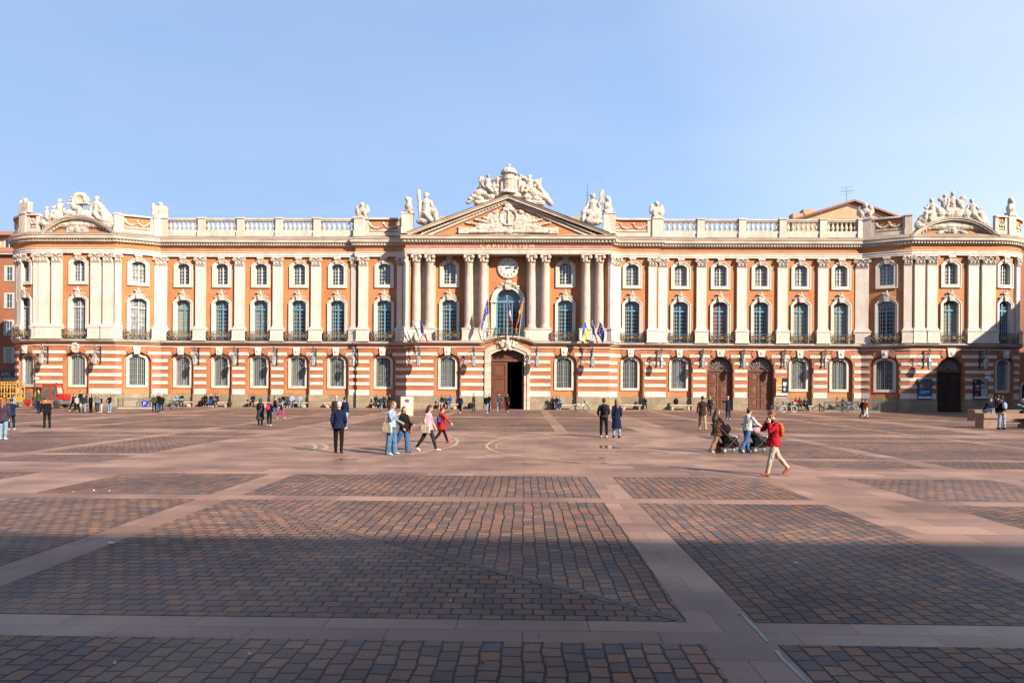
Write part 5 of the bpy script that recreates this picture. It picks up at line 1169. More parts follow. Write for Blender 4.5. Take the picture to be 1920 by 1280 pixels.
# ---------------------------------------------------------------- bicycles
def wheel(cx, col='whitepaint'):
    t = MB(); t.torus((cx, 0, .34), .31, .025, n=24, m=6); r = MB()
    r.torus((cx, 0, .34), .275, .012, n=20, m=4); r.tube((cx, -.04, .34), (cx, .04, .34), .03, n=6)
    for i in range(10): a = i * math.pi / 5; r.tube((cx, 0, .34), (cx + .27 * math.cos(a), 0, .34 + .27 * math.sin(a)), .004, n=3)
    return t, r
def bicycle(px, py, rz, label, frame_mat, lean=0.0, tyre='rubber', basket=True):
    p = ground(px, py); o = empty('bicycle', (p.x, p.y, 0), rz); tag(o, label, 'bicycle', 'bicycles parked by the palace'); o.rotation_euler = (lean, 0, rz)
    for cx in (-.52, .55):
        t, r = wheel(cx); w_ = t.build('wheel', tyre, o, True); r.build('rim', 'lampgrey', w_)
    g = MB(); g.path([(-.52, 0, .34), (-.12, 0, .30), (.38, 0, .72), (.34, 0, .86)], .03); g.path([(-.12, 0, .30), (-.22, 0, .88)], .028); g.tube((-.52, 0, .34), (-.2, 0, .72), .018); g.tube((-.16, 0, .5), (.38, 0, .74), .022); g.tube((.34, 0, .9), (.55, 0, .34), .022)
    g.torus((-.52, 0, .34), .37, .018, n=12, m=4, a0=R(20), a1=R(160)); g.torus((.55, 0, .34), .37, .018, n=12, m=4, a0=R(20), a1=R(150)); g.build('frame', frame_mat, o, True)
    g = MB(); g.path([(.34, 0, .86), (.32, 0, 1.05), (.30, -.28, 1.06), (.2, -.3, 1.04)], .016); g.path([(.32, 0, 1.05), (.30, .28, 1.06), (.2, .3, 1.04)], .016); g.build('handlebar', 'iron', o)
    g = MB(); g.ell((-.25, 0, .93), (.15, .08, .045), 8); g.tube((-.22, 0, .86), (-.24, 0, .92), .015); g.build('saddle', 'iron', o, True)
    g = MB(); g.torus((-.12, 0, .30), .08, .012, n=12, m=4); g.tube((-.12, -.08, .30), (-.02, -.08, .18), .012); g.tube((-.12, .08, .30), (-.22, .08, .42), .012); g.box(-.06, .04, -.16, -.06, .165, .185); g.box(-.27, -.17, .06, .16, .41, .43); g.build('pedals', 'iron', o)
    if basket: g = MB(); g.prism([(.42, .80), (.72, .80), (.76, 1.02), (.38, 1.02)], -.15, .15); g.build('basket', 'lampgrey', o)
    return o
M['rubber'] = mat('rubber', (.03, .03, .03), .7)
M['bikewhite'] = mat('bike_white', (.72, .70, .66), .4); M['bikeblue'] = mat('bike_blue', (.04, .08, .35), .4); M['bikegrey'] = mat('bike_grey', (.15, .16, .17), .4)
bicycle(1089, 771, R(12), 'white bicycle parked right of the main portal', 'bikewhite')
bicycle(1461, 772, R(-6), 'dark bicycle under the orange poster', 'bikegrey'); bicycle(1479, 772.5, R(8), 'bicycle with white tyres beside the bench under the last right wing windows', 'bikegrey', tyre='bikewhite')
bicycle(315, 766.5, R(20), 'dark bicycle just right of the three standing men', 'bikegrey'); bicycle(330, 766, R(-10), 'dark bicycle nearest the bench at the left wing corner', 'bikegrey')
bicycle(272, 764.8, R(5), 'bicycle behind the left grey railing', 'bikegrey')
bicycle(1602, 772, R(5), 'blue bicycle with a round disc on its wheel at the right railing', 'bikeblue'); bicycle(1580, 771, R(-5), 'dark bicycle inside the right railing', 'bikegrey')
# ---------------------------------------------------------------- railings
M['rail'] = mat('rail_grey', (.22, .25, .24), .45, .1, 3, metal=.4)
def railing_run(pa, pb, label, name='railing', h=1.0, depth=2.2, sign=None):
    a = ground(*pa); b = ground(*pb); d = b - a; L_ = d.length; o = empty(name, tuple(a), math.atan2(d.y, d.x)); tag(o, label, 'railing')
    def run(x0, y0, x1, y1):
        g = MB(); n = max(2, int(math.hypot(x1 - x0, y1 - y0) / .16))
        for z in (.15, h): g.tube((x0, y0, z), (x1, y1, z), .03, n=6)
        g.tube((x0, y0, h - .12), (x1, y1, h - .12), .018, n=5)
        for i in range(n + 1): t = i / n; g.tube((x0 + (x1 - x0) * t, y0 + (y1 - y0) * t, .15), (x0 + (x1 - x0) * t, y0 + (y1 - y0) * t, h), .011, n=4)
        g.build('barred_panel', 'rail', o)
        m = max(1, int(n * .16 / 1.8))
        for i in range(m + 1): t = i / m; MB().box(x0 + (x1 - x0) * t - .035, x0 + (x1 - x0) * t + .035, y0 + (y1 - y0) * t - .035, y0 + (y1 - y0) * t + .035, 0, h + .04).build('post', 'rail', o)
    run(0, 0, L_, 0)
    if depth: run(0, depth, L_, depth); run(0, 0, 0, depth)
    g = MB(); g.box(0, L_, -.12, depth + .12, 0.004, .12); g.build('kerb', 'benchstone', o) if depth else None
    if sign:
        g = MB(); g.box(sign - .28, sign + .28, -.08, -.05, .22, .78); s_ = g.build('parking_sign', mat('sign_blue', (.01, .03, .45), .4), o)
        text('P', .5, 'whitepaint', (sign - .05, -.09, .33), (R(90), 0, 0), s_, 'lettering', .004, 1); MB().ell((sign + .17, -.09, .37), (.035, .01, .035), 8).build('dot', 'whitepaint', s_)
    return o
railing_run((221, 766), (300, 766), 'grey metal railing with a blue parking sign left of three standing men', sign=2.45, depth=1.3)
railing_run((1545, 771), (1650, 773), 'grey metal railing round the stairs in front of the right wing corner', depth=1.6)

# ---------------------------------------------------------------- long granite bench at the right edge
M['redstone'] = mat('brown_granite', (.30, .185, .14), .55, scale=3, col2=(.22, .13, .10))
p = ground(1845, 803); q = ground(1922, 806)
o = empty('granite_bench', (p.x, p.y, 0)); tag(o, 'long brown granite bench at the right edge in front of the palace corner', 'bench')
L_ = 6.0
g = MB(); g.box(0, L_, 0, .95, .62, .92); g.build('seat', 'redstone', o)
for x0, x1 in ((.0, .85), (2.6, 3.2), (5.0, 5.7)): MB().box(x0 + .03, x1, .08, .87, 0, .62).build('leg', 'redstone', o)
MB().box(.9, 4.9, .3, .6, .30, .38).build('stretcher', 'redstone', o)
p = ground(1828, 789); o = empty('granite_block', (p.x, p.y, 0)); tag(o, 'low brown granite block behind the left end of the long bench', 'block')
MB().box(0, 4.2, 0, .9, 0, .75).build('block', 'redstone', o); MB().box(-.02, 4.22, -.03, .93, .75, .84).build('coping', 'redstone', o)

# ---------------------------------------------------------------- red telehandler with yellow platform
TR = mat('handler_red', (.42, .025, .02), .4, .25, 2); TY = mat('platform_yellow', (.58, .29, .03), .5, .25, 2)
p = ground(60, 765); o = empty('telehandler', (p.x, p.y, 0), R(0)); tag(o, 'red and black telescopic handler parked in front of the left corner', 'handler'); o.scale = (.62, .8, .86)
g = MB(); k_ = MB(); k_.prism([(.1, .45), (4.6, .45), (4.7, .7), (4.6, .95), (2.7, 1.0), (1.3, 1.0), (.9, .95), (.1, .8)], .0, 1.6); k_.build('underframe', 'bikegrey', o); g.prism([(.35, .8), (1.5, .8), (1.7, 1.05), (1.2, 1.25), (.5, 1.15)], -.08, .0); g.prism([(3.2, .9), (4.8, .9), (4.85, 1.5), (4.6, 1.65), (3.3, 1.6)], .2, 1.5)
g.build('chassis', TR, o)
g = MB()
for pts in ([(1.1, 1.0), (1.65, 2.65), (1.8, 2.65), (1.3, 1.0)], [(2.75, 1.0), (2.7, 2.65), (2.85, 2.65), (2.95, 1.0)], [(3.9, 1.5), (3.6, 2.6), (3.75, 2.65), (4.05, 1.5)]):
    g.prism(pts, 0, .1); g.prism(pts, 1.1, 1.2)
g.prism([(1.6, 2.58), (3.8, 2.58), (3.8, 2.74), (1.6, 2.74)], -.02, 1.22); g.prism([(1.1, 1.0), (3.9, 1.0), (3.9, 1.12), (1.1, 1.12)], 0, 1.2); c = g.build('cab', TR, o)
g = MB(); g.prism([(1.32, 1.12), (1.78, 2.56), (2.70, 2.56), (2.74, 1.12)], .05, .07); g.prism([(2.9, 1.12), (2.85, 2.56), (3.58, 2.56), (3.85, 1.12)], .05, .07); g.build('window', mat('cab_glass', (.05, .06, .06), .08, scale=2, col2=(.16, .15, .11)), c)
g = MB(); g.prism([(-.1, .9), (.6, .6), (.9, 1.1), (.7, 2.3), (.2, 2.4), (.15, 1.3)], .3, .9); g.tube((.3, .6, 1.0), (.2, .6, 2.3), .09); g.build('mast', 'iron', o); g = MB(); g.box(.25, .32, .25, .3, 1.2, 1.9); g.build('warning_strip', TY, o)
for cx in (.85, 3.95):
    for y in (-.22, 1.45):
        t = MB(); me_ = t.lathe([(.22, -.17), (.40, -.17), (.46, -.1), (.46, .1), (.40, .17), (.22, .17)], n=20).mesh('wheel', 'rubber'); me_.transform(Matrix.Translation((cx, y + .1, .46)) @ Matrix.Rotation(R(90), 4, 'X')); w_ = sub(me_, 'wheel', o)
        t = MB(); me_ = t.lathe([(.24, -.185), (.20, -.12), (.08, -.12), (.06, -.2)], n=14).mesh('hub', 'stone_w'); me_.transform(Matrix.Translation((cx, y + .1, .46)) @ Matrix.Rotation(R(90), 4, 'X')); sub(me_, 'hub', w_)
g = MB(); g.ell((3.3, .6, 2.8), (.14, .14, .1), 8); g.build('beacon', 'iron', o)
g = MB(); g.box(-1.2, -.9, .2, .5, 0, .95); g.box(-1.35, .1, .1, .3, .5, .62); g.box(-1.3, -.8, .0, .7, .55, .8); g.tube((-1.2, .2, .9), (-.2, .2, .9), .05); g.build('jib', TR, o)
p = ground(-14, 763.5); o = empty('work_platform', (p.x, p.y, 0)); tag(o, 'yellow raised platform cage left of the red handler', 'platform'); o.scale = (.80, .8, .74)
g = MB(); LW = 2.95
for z in (1.85, 2.65, 3.4):
    for y in (0, 1.4): g.tube((0, y, z), (LW, y, z), .06, n=6)
    for x in (0, LW): g.tube((x, 0, z), (x, 1.4, z), .06, n=6)
for i in range(5):
    x = LW * i / 4
    for y in (0, 1.4): g.tube((x, y, 1.2), (x, y, 3.4), .055, n=6)
for i in range(4): g.torus((LW * (i + .5) / 4, 0, 3.0), .22, .045, n=10, m=4, a0=0, a1=math.pi)
g.build('cage', TY, o)
MB().box(0, LW, 0, 1.4, 1.1, 1.3).box(.5, 2.9, .2, 1.2, .75, 1.1).build('floor', TY, o); g = MB(); g.box(.4, 3.1, .3, 1.1, .35, .75); g.build('base', 'bikegrey', o)
for x in (.7, 2.7): me_ = MB().lathe([(.34, -.12), (.36, 0), (.34, .12)], n=16).mesh('wheel', 'rubber'); me_.transform(Matrix.Translation((x, .25, .36)) @ Matrix.Rotation(R(90), 4, 'X')); sub(me_, 'wheel', o)
g = MB(); g.tube((2.3, .5, .7), (3.1, .5, 1.9), .09); g.build('lift_arm', TY, o)

# ---------------------------------------------------------------- neighbouring buildings
def house(name, label, x0, x1, y0, y1, h, face, wallm, rows, cols, shut='greyblue', roofm='tile', ground_arch=True, roofh=1.6, win=(.55, .95), shop=None):
    """a block whose windowed front looks along face: 'y-' (towards the viewer), 'y+' or 'x-' / 'x+'"""
    o = empty(name, ((x0 + x1) / 2, (y0 + y1) / 2, 0)); tag(o, label, 'building', 'buildings around the square'); ox, oy = (x0 + x1) / 2, (y0 + y1) / 2
    g = MB(); g.box(x0 - ox, x1 - ox, y0 - oy, y1 - oy, 0, h); g.build('wall', wallm, o)
    g = MB(); g.box(x0 - ox - .5, x1 - ox + .5, y0 - oy - .5, y1 - oy + .5, h, h + .25); g.build('cornice', 'stone', o)
    g = MB(); m = .6; a, b, c, d = x0 - ox - m, x1 - ox + m, y0 - oy - m, y1 - oy + m; e = min(b - a, d - c) * .35; z = h + .26
    g.add([(a, c, z), (b, c, z), (b, d, z), (a, d, z), (a + e, c + e, z + roofh), (b - e, c + e, z + roofh), (b - e, d - e, z + roofh), (a + e, d - e, z + roofh)], [(0, 1, 5, 4), (1, 2, 6, 5), (2, 3, 7, 6), (3, 0, 4, 7), (4, 5, 6, 7)])
    r = g.build('roof', roofm, o)
    hz = [4.4 + (h - 5.0) * i / rows for i in range(rows)]; fh = (h - 5.0) / rows
    L_ = (x1 - x0) if face[0] == 'y' else (y1 - y0)
    fr = MB(); hw, hh = win
    fr.ring([(-hw - .2, 0), (-hw - .2, hh * 2 + .2), (hw + .2, hh * 2 + .2), (hw + .2, 0)], [(-hw, .1), (-hw, hh * 2), (hw, hh * 2), (hw, .1)], -.08, .02); frm = fr.mesh('window', 'stone')
    pn = MB(); pn.poly([(-hw, -.01, .1), (hw, -.01, .1), (hw, -.01, hh * 2), (-hw, -.01, hh * 2)]); pnm = pn.mesh('pane', 'glass')
    ca = MB(); ca.box(-.03, .03, -.05, 0, .1, hh * 2); ca.box(-hw, hw, -.045, 0, hh - .03, hh + .03); ca.box(-hw, -hw + .22, -.05, 0, .1, hh * 2); ca.box(hw - .22, hw, -.05, 0, .1, hh * 2); cam_ = ca.mesh('casement', shut)
    ar = MB(); ar.ring(outline(1.35, 0, 2.6, 3.7, 'e'), outline(1.15, 0, 2.6, 3.5, 'e'), -.1, .02); arm = ar.mesh('arcade_opening', 'stone'); ad = MB(); ad.poly([(x, -.02, z_) for x, z_ in outline(1.15, 0, 2.6, 3.5, 'e')]); adm = ad.mesh('shop_glass', 'glass')
    for c_ in range(cols):
        u = -L_ / 2 + L_ * (c_ + .5) / cols
        if face == 'y-': lx, ly, rz = u, y0 - oy, 0
        elif face == 'y+': lx, ly, rz = u, y1 - oy, math.pi
        elif face == 'x-': lx, ly, rz = x0 - ox, u, R(-90)
        else: lx, ly, rz = x1 - ox, u, R(90)
        for z_ in hz:
            w_ = inst(frm, 'window', o, (lx, ly, z_ + fh * .2), rz); sub(pnm, 'pane', w_); sub(cam_, 'casement', w_)
        if ground_arch: w_ = inst(arm, 'arcade_opening', o, (lx, ly, 0), rz); sub(adm, 'shop_glass', w_)
    return o
hb_ = dict(wallm=brickmat('dark_brick', (.40, .15, .075), (.33, .115, .06), (.34, .17, .10), .42, .10, .012, plane='XZ', bump=.15, rough=.9, patch=(.8, .8, .8)))
hb_r = brickmat('red_brick', (.52, .15, .07), (.44, .12, .055), (.40, .17, .10), .42, .10, .012, plane='YZ', bump=.15, rough=.9)
# left: behind the palace corner
xe = xat(17, 90) + .92
xl_ = at(4, 700, 90)
h1 = house('brick_house', 'dark brick house with blue shutters behind the left end of the palace', xe - 22, xe + 1.0, 90, 104, at(10, 478, 90).z, 'y-', hb_['wallm'], 4, 6, 'greyblue', roofh=2.2)
# attic storey set back
zt1 = at(10, 478, 90).z
g = MB(); g.box(-10, 11.3, -4.5, 5, zt1 + .4, zt1 + 3.2); g.build('attic_wall', 'ochre', h1)
for x in (5.6, 7.6, 9.4): w_ = MB(); w_.ring([(x - .7, zt1 + 1.0), (x - .7, zt1 + 2.7), (x + .7, zt1 + 2.7), (x + .7, zt1 + 1.0)], [(x - .55, zt1 + 1.15), (x - .55, zt1 + 2.55), (x + .55, zt1 + 2.55), (x + .55, zt1 + 1.15)], -4.6, -4.45); w_.box(x - .04, x + .04, -4.58, -4.5, zt1 + 1, zt1 + 2.7); w_ = w_.build('window', 'whitepaint', h1); MB().box(x - .55, x + .55, -4.53, -4.52, zt1 + 1.15, zt1 + 2.55).build('pane', 'glass', w_)
g = MB(); g.add([(-10.6, -5.3, zt1 + 3.2), (11.9, -5.3, zt1 + 3.2), (11.9, 2, zt1 + 5.2), (-10.6, 2, zt1 + 5.2)], [(0, 1, 2, 3)]); g.box(-10.6, 11.9, -5.3, 5, zt1 + 3.05, zt1 + 3.19); g.build('roof', 'tile', h1)
sg = at(8, 701, 89.8); pl_ = MB().box(-1.35, 1.6, -.1, .05, -.42, .42).build('shop_sign', mat('shop_navy', (.015, .03, .10), .4), h1); pl_.location = (sg.x - h1.location.x, sg.y - h1.location.y, sg.z); text('KARL', .72, 'whitepaint', (.1, -.12, -.25), (R(90), 0, 0), pl_, 'lettering', .02, 1.1)
# right: brick house beyond the right end
house('brick_house', 'red brick house in the street past the right end of the palace', xat(1904, 84), 78, 84, 100, at(1912, 462, 84).z, 'y-', hb_r if False else hb_['wallm'], 4, 5, 'whitepaint', roofh=1.5)
# right flank of the square, whose shadow falls on the palace corner
house('side_building', 'tall brick building with arcades along the right side of the square', 60.5, 76, -10, 71, 17.6, 'x-', hb_r, 4, 16, roofh=.8)
# the arcaded row behind the viewer
house('arcade_building', 'long brick row with arcades along the near side of the square', -78, 58, -27, -13.4, 20.3, 'y+', hb_['wallm'], 4, 28, roofh=.6)
house('side_building', 'brick building with arcades along the left side of the square', -80, -66, -6, 72, 17.0, 'x+', hb_r, 4, 16, roofh=1.0)
# cafe light on the right edge
# ---------------------------------------------------------------- people
PC = {}
def pm(name, c, rough=.85):
    if name not in PC: PC[name] = mat('cloth_' + name, c, rough + .08, .30, 7, bump=.5, bscale=22, spec=.12)
    return PC[name]
COL = dict(navy=(.018, .032, .10), black=(.012, .012, .015), char=(.035, .035, .04), blue=(.03, .12, .45), jeans=(.06, .16, .36), paleblue=(.35, .48, .70), ljeans=(.26, .42, .62), white=(.75, .74, .74), cream=(.66, .58, .46), beige=(.58, .52, .42), khaki=(.50, .38, .22),
           brown=(.15, .075, .045), dbrown=(.06, .035, .03), red=(.48, .015, .03), crimson=(.60, .02, .03), pink=(.70, .40, .50), hotpink=(.75, .03, .20), grey=(.20, .21, .22), lgrey=(.42, .44, .48), green=(.07, .09, .05), teal=(.13, .42, .40), orange=(.65, .16, .05),
           tan=(.30, .17, .10), camel=(.34, .19, .11), rust=(.40, .10, .05), yellow=(.70, .35, .03), coatblue=(.02, .035, .12), denim=(.10, .22, .38), bagbrown=(.36, .16, .05), mauve=(.20, .13, .22), greenblue=(.02, .10, .14))
SK = {k: mat('skin_' + k, c, .55, .06, 20) for k, c in dict(fair=(.62, .36, .26), mid=(.46, .25, .17), dark=(.16, .08, .055)).items()}
HR = {k: mat('hair_' + k, c, .6, .35, 40) for k, c in dict(black=(.012, .010, .010), brown=(.06, .03, .018), light=(.22, .12, .06), grey=(.35, .33, .31), ginger=(.20, .075, .03)).items()}
EYE_M = mat('eye_dark', (.02, .015, .015), .3); LIP_M = mat('lips', (.42, .16, .13), .5)
COL = {k: tuple(x * .72 for x in v) for k, v in COL.items()}
COL['mauve'] = (.050, .036, .058); COL['navy'] = (.010, .017, .055); COL['coatblue'] = (.008, .014, .050); COL['scarf'] = (.15, .10, .17)
def cm(c): return pm(c, COL[c])
def person(px, py, hpx, face, label, top='black', bot='jeans', shoe='white', skin='fair', hair='brown', hs='short', pose='stand', near=False, hem=.90, legs=None, arms=None, wide=0.0,
           bag=None, coat=None, bulk=1.0, headturn=0.0, lean=0.0, group=None, nod=0.0, zseat=.46, hat=None, pos=None, extra=None):
    """px, py = where the feet stand in the photo; hpx = height in pixels; face = degrees, 0 away from the viewer, 90 left, 180 towards the viewer, -90 right"""
    P = Vector(pos) if pos else ground(px, py); dist = P.y * 1.0
    H = hpx * P.y / F if hpx else 1.7
    k = H / 1.76 if pose != 'sit' else 1.0
    vox = .013 if near else .024
    root = empty('person', (P.x, P.y, 0), R(face)); tag(root, label, 'person', group); root.scale = (k, k, k)
    V = Vector
    if legs is None: legs = {'stand': ((3, 2), (-3, 2)), 'walk': ((24, 8), (-20, 18)), 'stroll': ((15, 6), (-12, 12)), 'sit': ((82, 84), (78, 80))}[pose]
    if arms is None: arms = {'stand': ((4, 9, 10, -4), (-2, 9, 12, -4)), 'walk': ((-22, 9, 18, 0), (24, 9, 26, 0)), 'stroll': ((-12, 8, 15, 0), (14, 8, 20, 0)), 'sit': ((18, 8, 58, -14), (14, 8, 62, -16))}[pose]
    # arms[i], legs[i]: 0 = left of the body, 1 = right
    L1, L2, A1, A2 = .44, .43, .285, .245
    hipz = .0; J = {}
    for i, sd in ((0, -1), (1, 1)):
        a, b = (R(v) for v in legs[i]); sp = R(3 if pose != 'sit' else 6)
        hip = V((sd * .095, 0, 0)); kn = hip + L1 * V((sd * math.sin(sp), math.sin(a), -math.cos(a))); an = kn + L2 * V((sd * .01, math.sin(a - b), -math.cos(a - b)))
        J[i] = (hip, kn, an)
    low = min(J[0][2].z, J[1][2].z); pz = -low + .085
    if pose == 'sit': pz = zseat / k + .10
    for i in (0, 1): J[i] = tuple(v + V((0, 0, pz)) for v in J[i])
    le = R(lean); up_ = lambda x, y, z: V((x, y * math.cos(le) + z * math.sin(le), pz + z * math.cos(le) - y * math.sin(le)))   # torso frame above the pelvis
    sh = [up_(-.168 * bulk, 0, .495), up_(.168 * bulk, 0, .495)]; AJ = []
    for i, sd in ((0, -1), (1, 1)):
        a, c, b, c2 = (R(v) for v in arms[i])
        e = sh[i] + A1 * V((sd * math.sin(c), math.sin(a) * math.cos(c), -math.cos(a) * math.cos(c)))
        w_ = e + A2 * V((sd * math.sin(c2), math.sin(a + b) * math.cos(c2), -math.cos(a + b) * math.cos(c2))); AJ.append((sh[i], e, w_, (w_ - e).normalized()))
    nk = up_(0, .005, .60); ht = R(headturn); hc = up_(0, .03 + nod * .06, .745 - nod * .02)
    HM = Matrix.Rotation(ht, 3, 'Z') @ Matrix.Rotation(-R(12 + nod * 22) if nod else 0, 3, 'X')
    hd = lambda x, y, z: hc + HM @ V((x, y, z))
    # body: one continuous skin
    g = MB(); g.cap(up_(0, 0, .50), nk, .075, .055, 8); g.cap(nk, hd(0, -.01, -.06), .052, .055, 8); g.ell(hd(0, 0, .02), (.077, .097, .107), 12, HM); g.ell(hd(0, .02, -.05), (.058, .072, .07), 10, HM)
    if near: g.cap(hd(0, .095, .015), hd(0, .112, -.02), .012, .016, 6); [g.ell(hd(sd * .078, 0, .0), (.012, .02, .03), 6, HM) for sd in (-1, 1)]; g.ell(hd(0, .085, -.085), (.025, .02, .02), 6, HM)
    g.ell(up_(0, 0, .40), (.14 * bulk, .09, .15), 8); g.ell(up_(0, 0, .05), (.13, .09, .12), 8); g.cap(up_(0, 0, .05), up_(0, 0, .42), .10, .10, 8)
    for i, sd in ((0, -1), (1, 1)):
        s_, e, w_, d = AJ[i]; g.cap(s_, e, .045, .036, 8); g.cap(e, w_, .036, .025, 8)
        ho, kn, an = J[i]; g.cap(ho, kn, .07, .05, 8); g.cap(kn, an, .048, .034, 8); g.cap(an, an + V((0, .05, -.02)), .030, .024, 6)
        # hand: palm, four fingers, thumb
        side = V((0, 0, 1)).cross(d); side = side.normalized() if side.length > .1 else V((0, 1, 0)); nrm_ = d.cross(side)
        if abs(side.y) > .99 or near or True:
            palm = w_ + d * .055; g.cap(w_, palm + d * .03, .026, .030, 6)
            if near:
                wd = V((0, 1, 0)) - d * d.y; wd = wd.normalized() if wd.length > .2 else V((1, 0, 0)); cu = d.cross(wd)
                inw = V((-sd, 0, 0)); inw = (inw - d * inw.dot(d)); inw = inw.normalized() if inw.length > .1 else cu
                for f_ in range(4):
                    b0 = w_ + d * .085 + wd * (.030 - .020 * f_); l = (.036, .042, .038, .030)[f_]; m1 = b0 + d * l + inw * .008; g.cap(b0, m1, .0095, .009, 6); g.cap(m1, m1 + d * l * .7 + inw * .018, .009, .0075, 6)
                t0 = w_ + d * .03 + wd * .026; t1 = t0 + d * .03 + wd * .03 + inw * .01; g.cap(t0, t1, .012, .010, 6); g.cap(t1, t1 + d * .028 + inw * .012, .010, .008, 6)
            else: g.cap(palm + d * .03, palm + d * .085, .026, .016, 6)
    g.build('body', SK[skin], root, remesh=.0085 if near else vox)
    if near:
        q = MB(); [q.ell(hd(sd * .031, .088, .022), (.013, .008, .008), 6, HM) for sd in (-1, 1)]; [q.cap(hd(sd * .018, .093, .044), hd(sd * .046, .085, .044), .004, .003, 5) for sd in (-1, 1)]; q.build('eyes', EYE_M, root)
        q = MB(); q.ell(hd(0, .094, -.05), (.022, .008, .007), 8, HM); q.build('mouth', LIP_M, root)
    # top
    g = MB(); b_ = bulk; T = lambda z, rx, ry, y=0: (up_(0, y, z), rx, ry)
    secs = [(-.03, .182 * b_, .150 * b_), (.03, .180 * b_, .148 * b_), (.12, .162 * b_, .130 * b_), (.25, .150 * b_, .112 * b_), (.40, .175 * b_, .118 * b_), (.49, .182 * b_, .100 * b_), (.535, .150 * b_, .085), (.57, .095, .072), (.595, .062, .06)]
    low_ = (hem - .93)                                   # hem height relative to the pelvis
    if pose == 'sit': low_ = max(low_, -.06)
    if low_ < -.06:
        secs = secs[1:]
        fl = 1.0 + (.9 if coat else .25) * min(.6, -low_); n_ = max(1, int(-low_ / .1)); add = [(low_ * (n_ - i) / n_, (.182 + (.05 * fl * (n_ - i) / n_ if coat else .01)) * b_, (.152 + .04 * fl * (n_ - i) / n_) * b_) for i in range(n_)]; secs = add + secs
    n = 14; vs = []; 
    for z, rx, ry in secs:
        for i in range(n): t = 2 * math.pi * i / n; c_ = up_(rx * math.cos(t), ry * math.sin(t), z) if z > 0 else V((rx * math.cos(t), ry * math.sin(t), pz + z)); vs.append(c_)
    fs = [(j * n + i, j * n + (i + 1) % n, (j + 1) * n + (i + 1) % n, (j + 1) * n + i) for j in range(len(secs) - 1) for i in range(n)]; kk = (len(secs) - 1) * n
    g.add(vs, fs + [tuple(range(n - 1, -1, -1)), tuple(range(kk, kk + n))])
    for i in (0, 1): s_, e, w_, d = AJ[i]; g.cap(s_, e, .058 * b_, .053 * b_, 8); g.cap(e, w_ - d * .02, .054 * b_, .042 * b_, 8)
    if hs == 'hood' or (extra and 'hood' in extra): g.ell(up_(0, -.09, .57), (.10, .07, .07), 8)
    if near: g.torus(nk - V((0, 0, .005)), .062, .022, 'Z', 12, 6)
    g.build('jacket' if not coat else 'coat', cm(top), root, remesh=vox, disp=(CL2, .038) if near else None)
    # trousers
    g = MB(); g.cap(V((-.06, 0, pz + .02)), V((.06, 0, pz + .02)), .118 * b_, .118 * b_, 8); g.ell(V((0, -.02, pz + .02)), (.165 * b_, .13 * b_, .14), 10)
    for i in (0, 1):
        ho, kn, an = J[i]; a2 = an + (an - kn).normalized() * (.03 if wide else -.02); g.cap(ho, kn, .104 * (1 + wide * .2), .074 * (1 + wide * .8), 8); g.cap(kn, a2, .073 * (1 + wide * .8), .056 * (1 + wide * 1.8), 8)
    g.build('trousers', cm(bot), root, remesh=vox, disp=(CL2, .030) if near else None)
    # shoes
    for i in (0, 1):
        ho, kn, an = J[i]; tp = R(max(-35, min(20, (legs[i][0] - legs[i][1]) * .8))) if pose != 'sit' else 0; g = MB(); fd = V((0, math.cos(tp), math.sin(tp))); h_ = an - V((0, 0, .035)) - fd * .035
        g.cap(h_, h_ + fd * .10, .043, .046, 8); g.cap(h_ + fd * .10, h_ + fd * .20 - V((0, 0, .012)), .044, .032, 8); g.cap(an + V((0, 0, .02)), h_, .045, .044, 8)
        g.build('shoe', cm(shoe), root, remesh=vox)
    # hair
    g = MB(); g.ell(hd(0, -.018, .045), (.088, .102, .095), 12, HM)
    if hs != 'bald': g.ell(hd(0, -.055, .0), (.082, .062, .095), 10, HM)
    if hs == 'long': g.cap(hd(0, -.07, .0), up_(0, -.10, .46), .085, .06, 8); [g.cap(hd(sd * .07, -.02, .0), up_(sd * .085, -.02, .50), .035, .03, 6) for sd in (-1, 1)]
    if hs == 'verylong': g.cap(hd(0, -.06, .0), up_(0, -.15, .15), .09, .085, 8); g.cap(hd(0, -.06, .0), up_(0, -.13, .42), .10, .12, 8)
    if hs == 'bun': g.ell(hd(0, -.08, .10), (.055, .05, .05), 8)
    if hs == 'ponytail': g.cap(hd(0, -.11, .06), up_(0, -.15, .45), .04, .02, 8)
    if hs == 'curly': [g.ell(hd(.06 * math.cos(t), -.02 + .06 * math.sin(t), .10), (.045, .045, .04), 6) for t in (0, 1, 2, 3, 4, 5)]; g.ell(hd(0, .05, .095), (.06, .04, .035), 8)
    if hs != 'bald' or hair == 'grey': g.build('hair', HR[hair], root, remesh=vox if not near else .010, disp=(CL2, .02) if near else None)
    if hat: q = MB(); q.ell(hd(0, -.005, .075), (.098, .112, .075), 12, HM); q.cap(hd(-.03, .09, .06), hd(.03, .09, .06), .035, .035, 6); q.build('cap', cm(hat), root, remesh=vox)
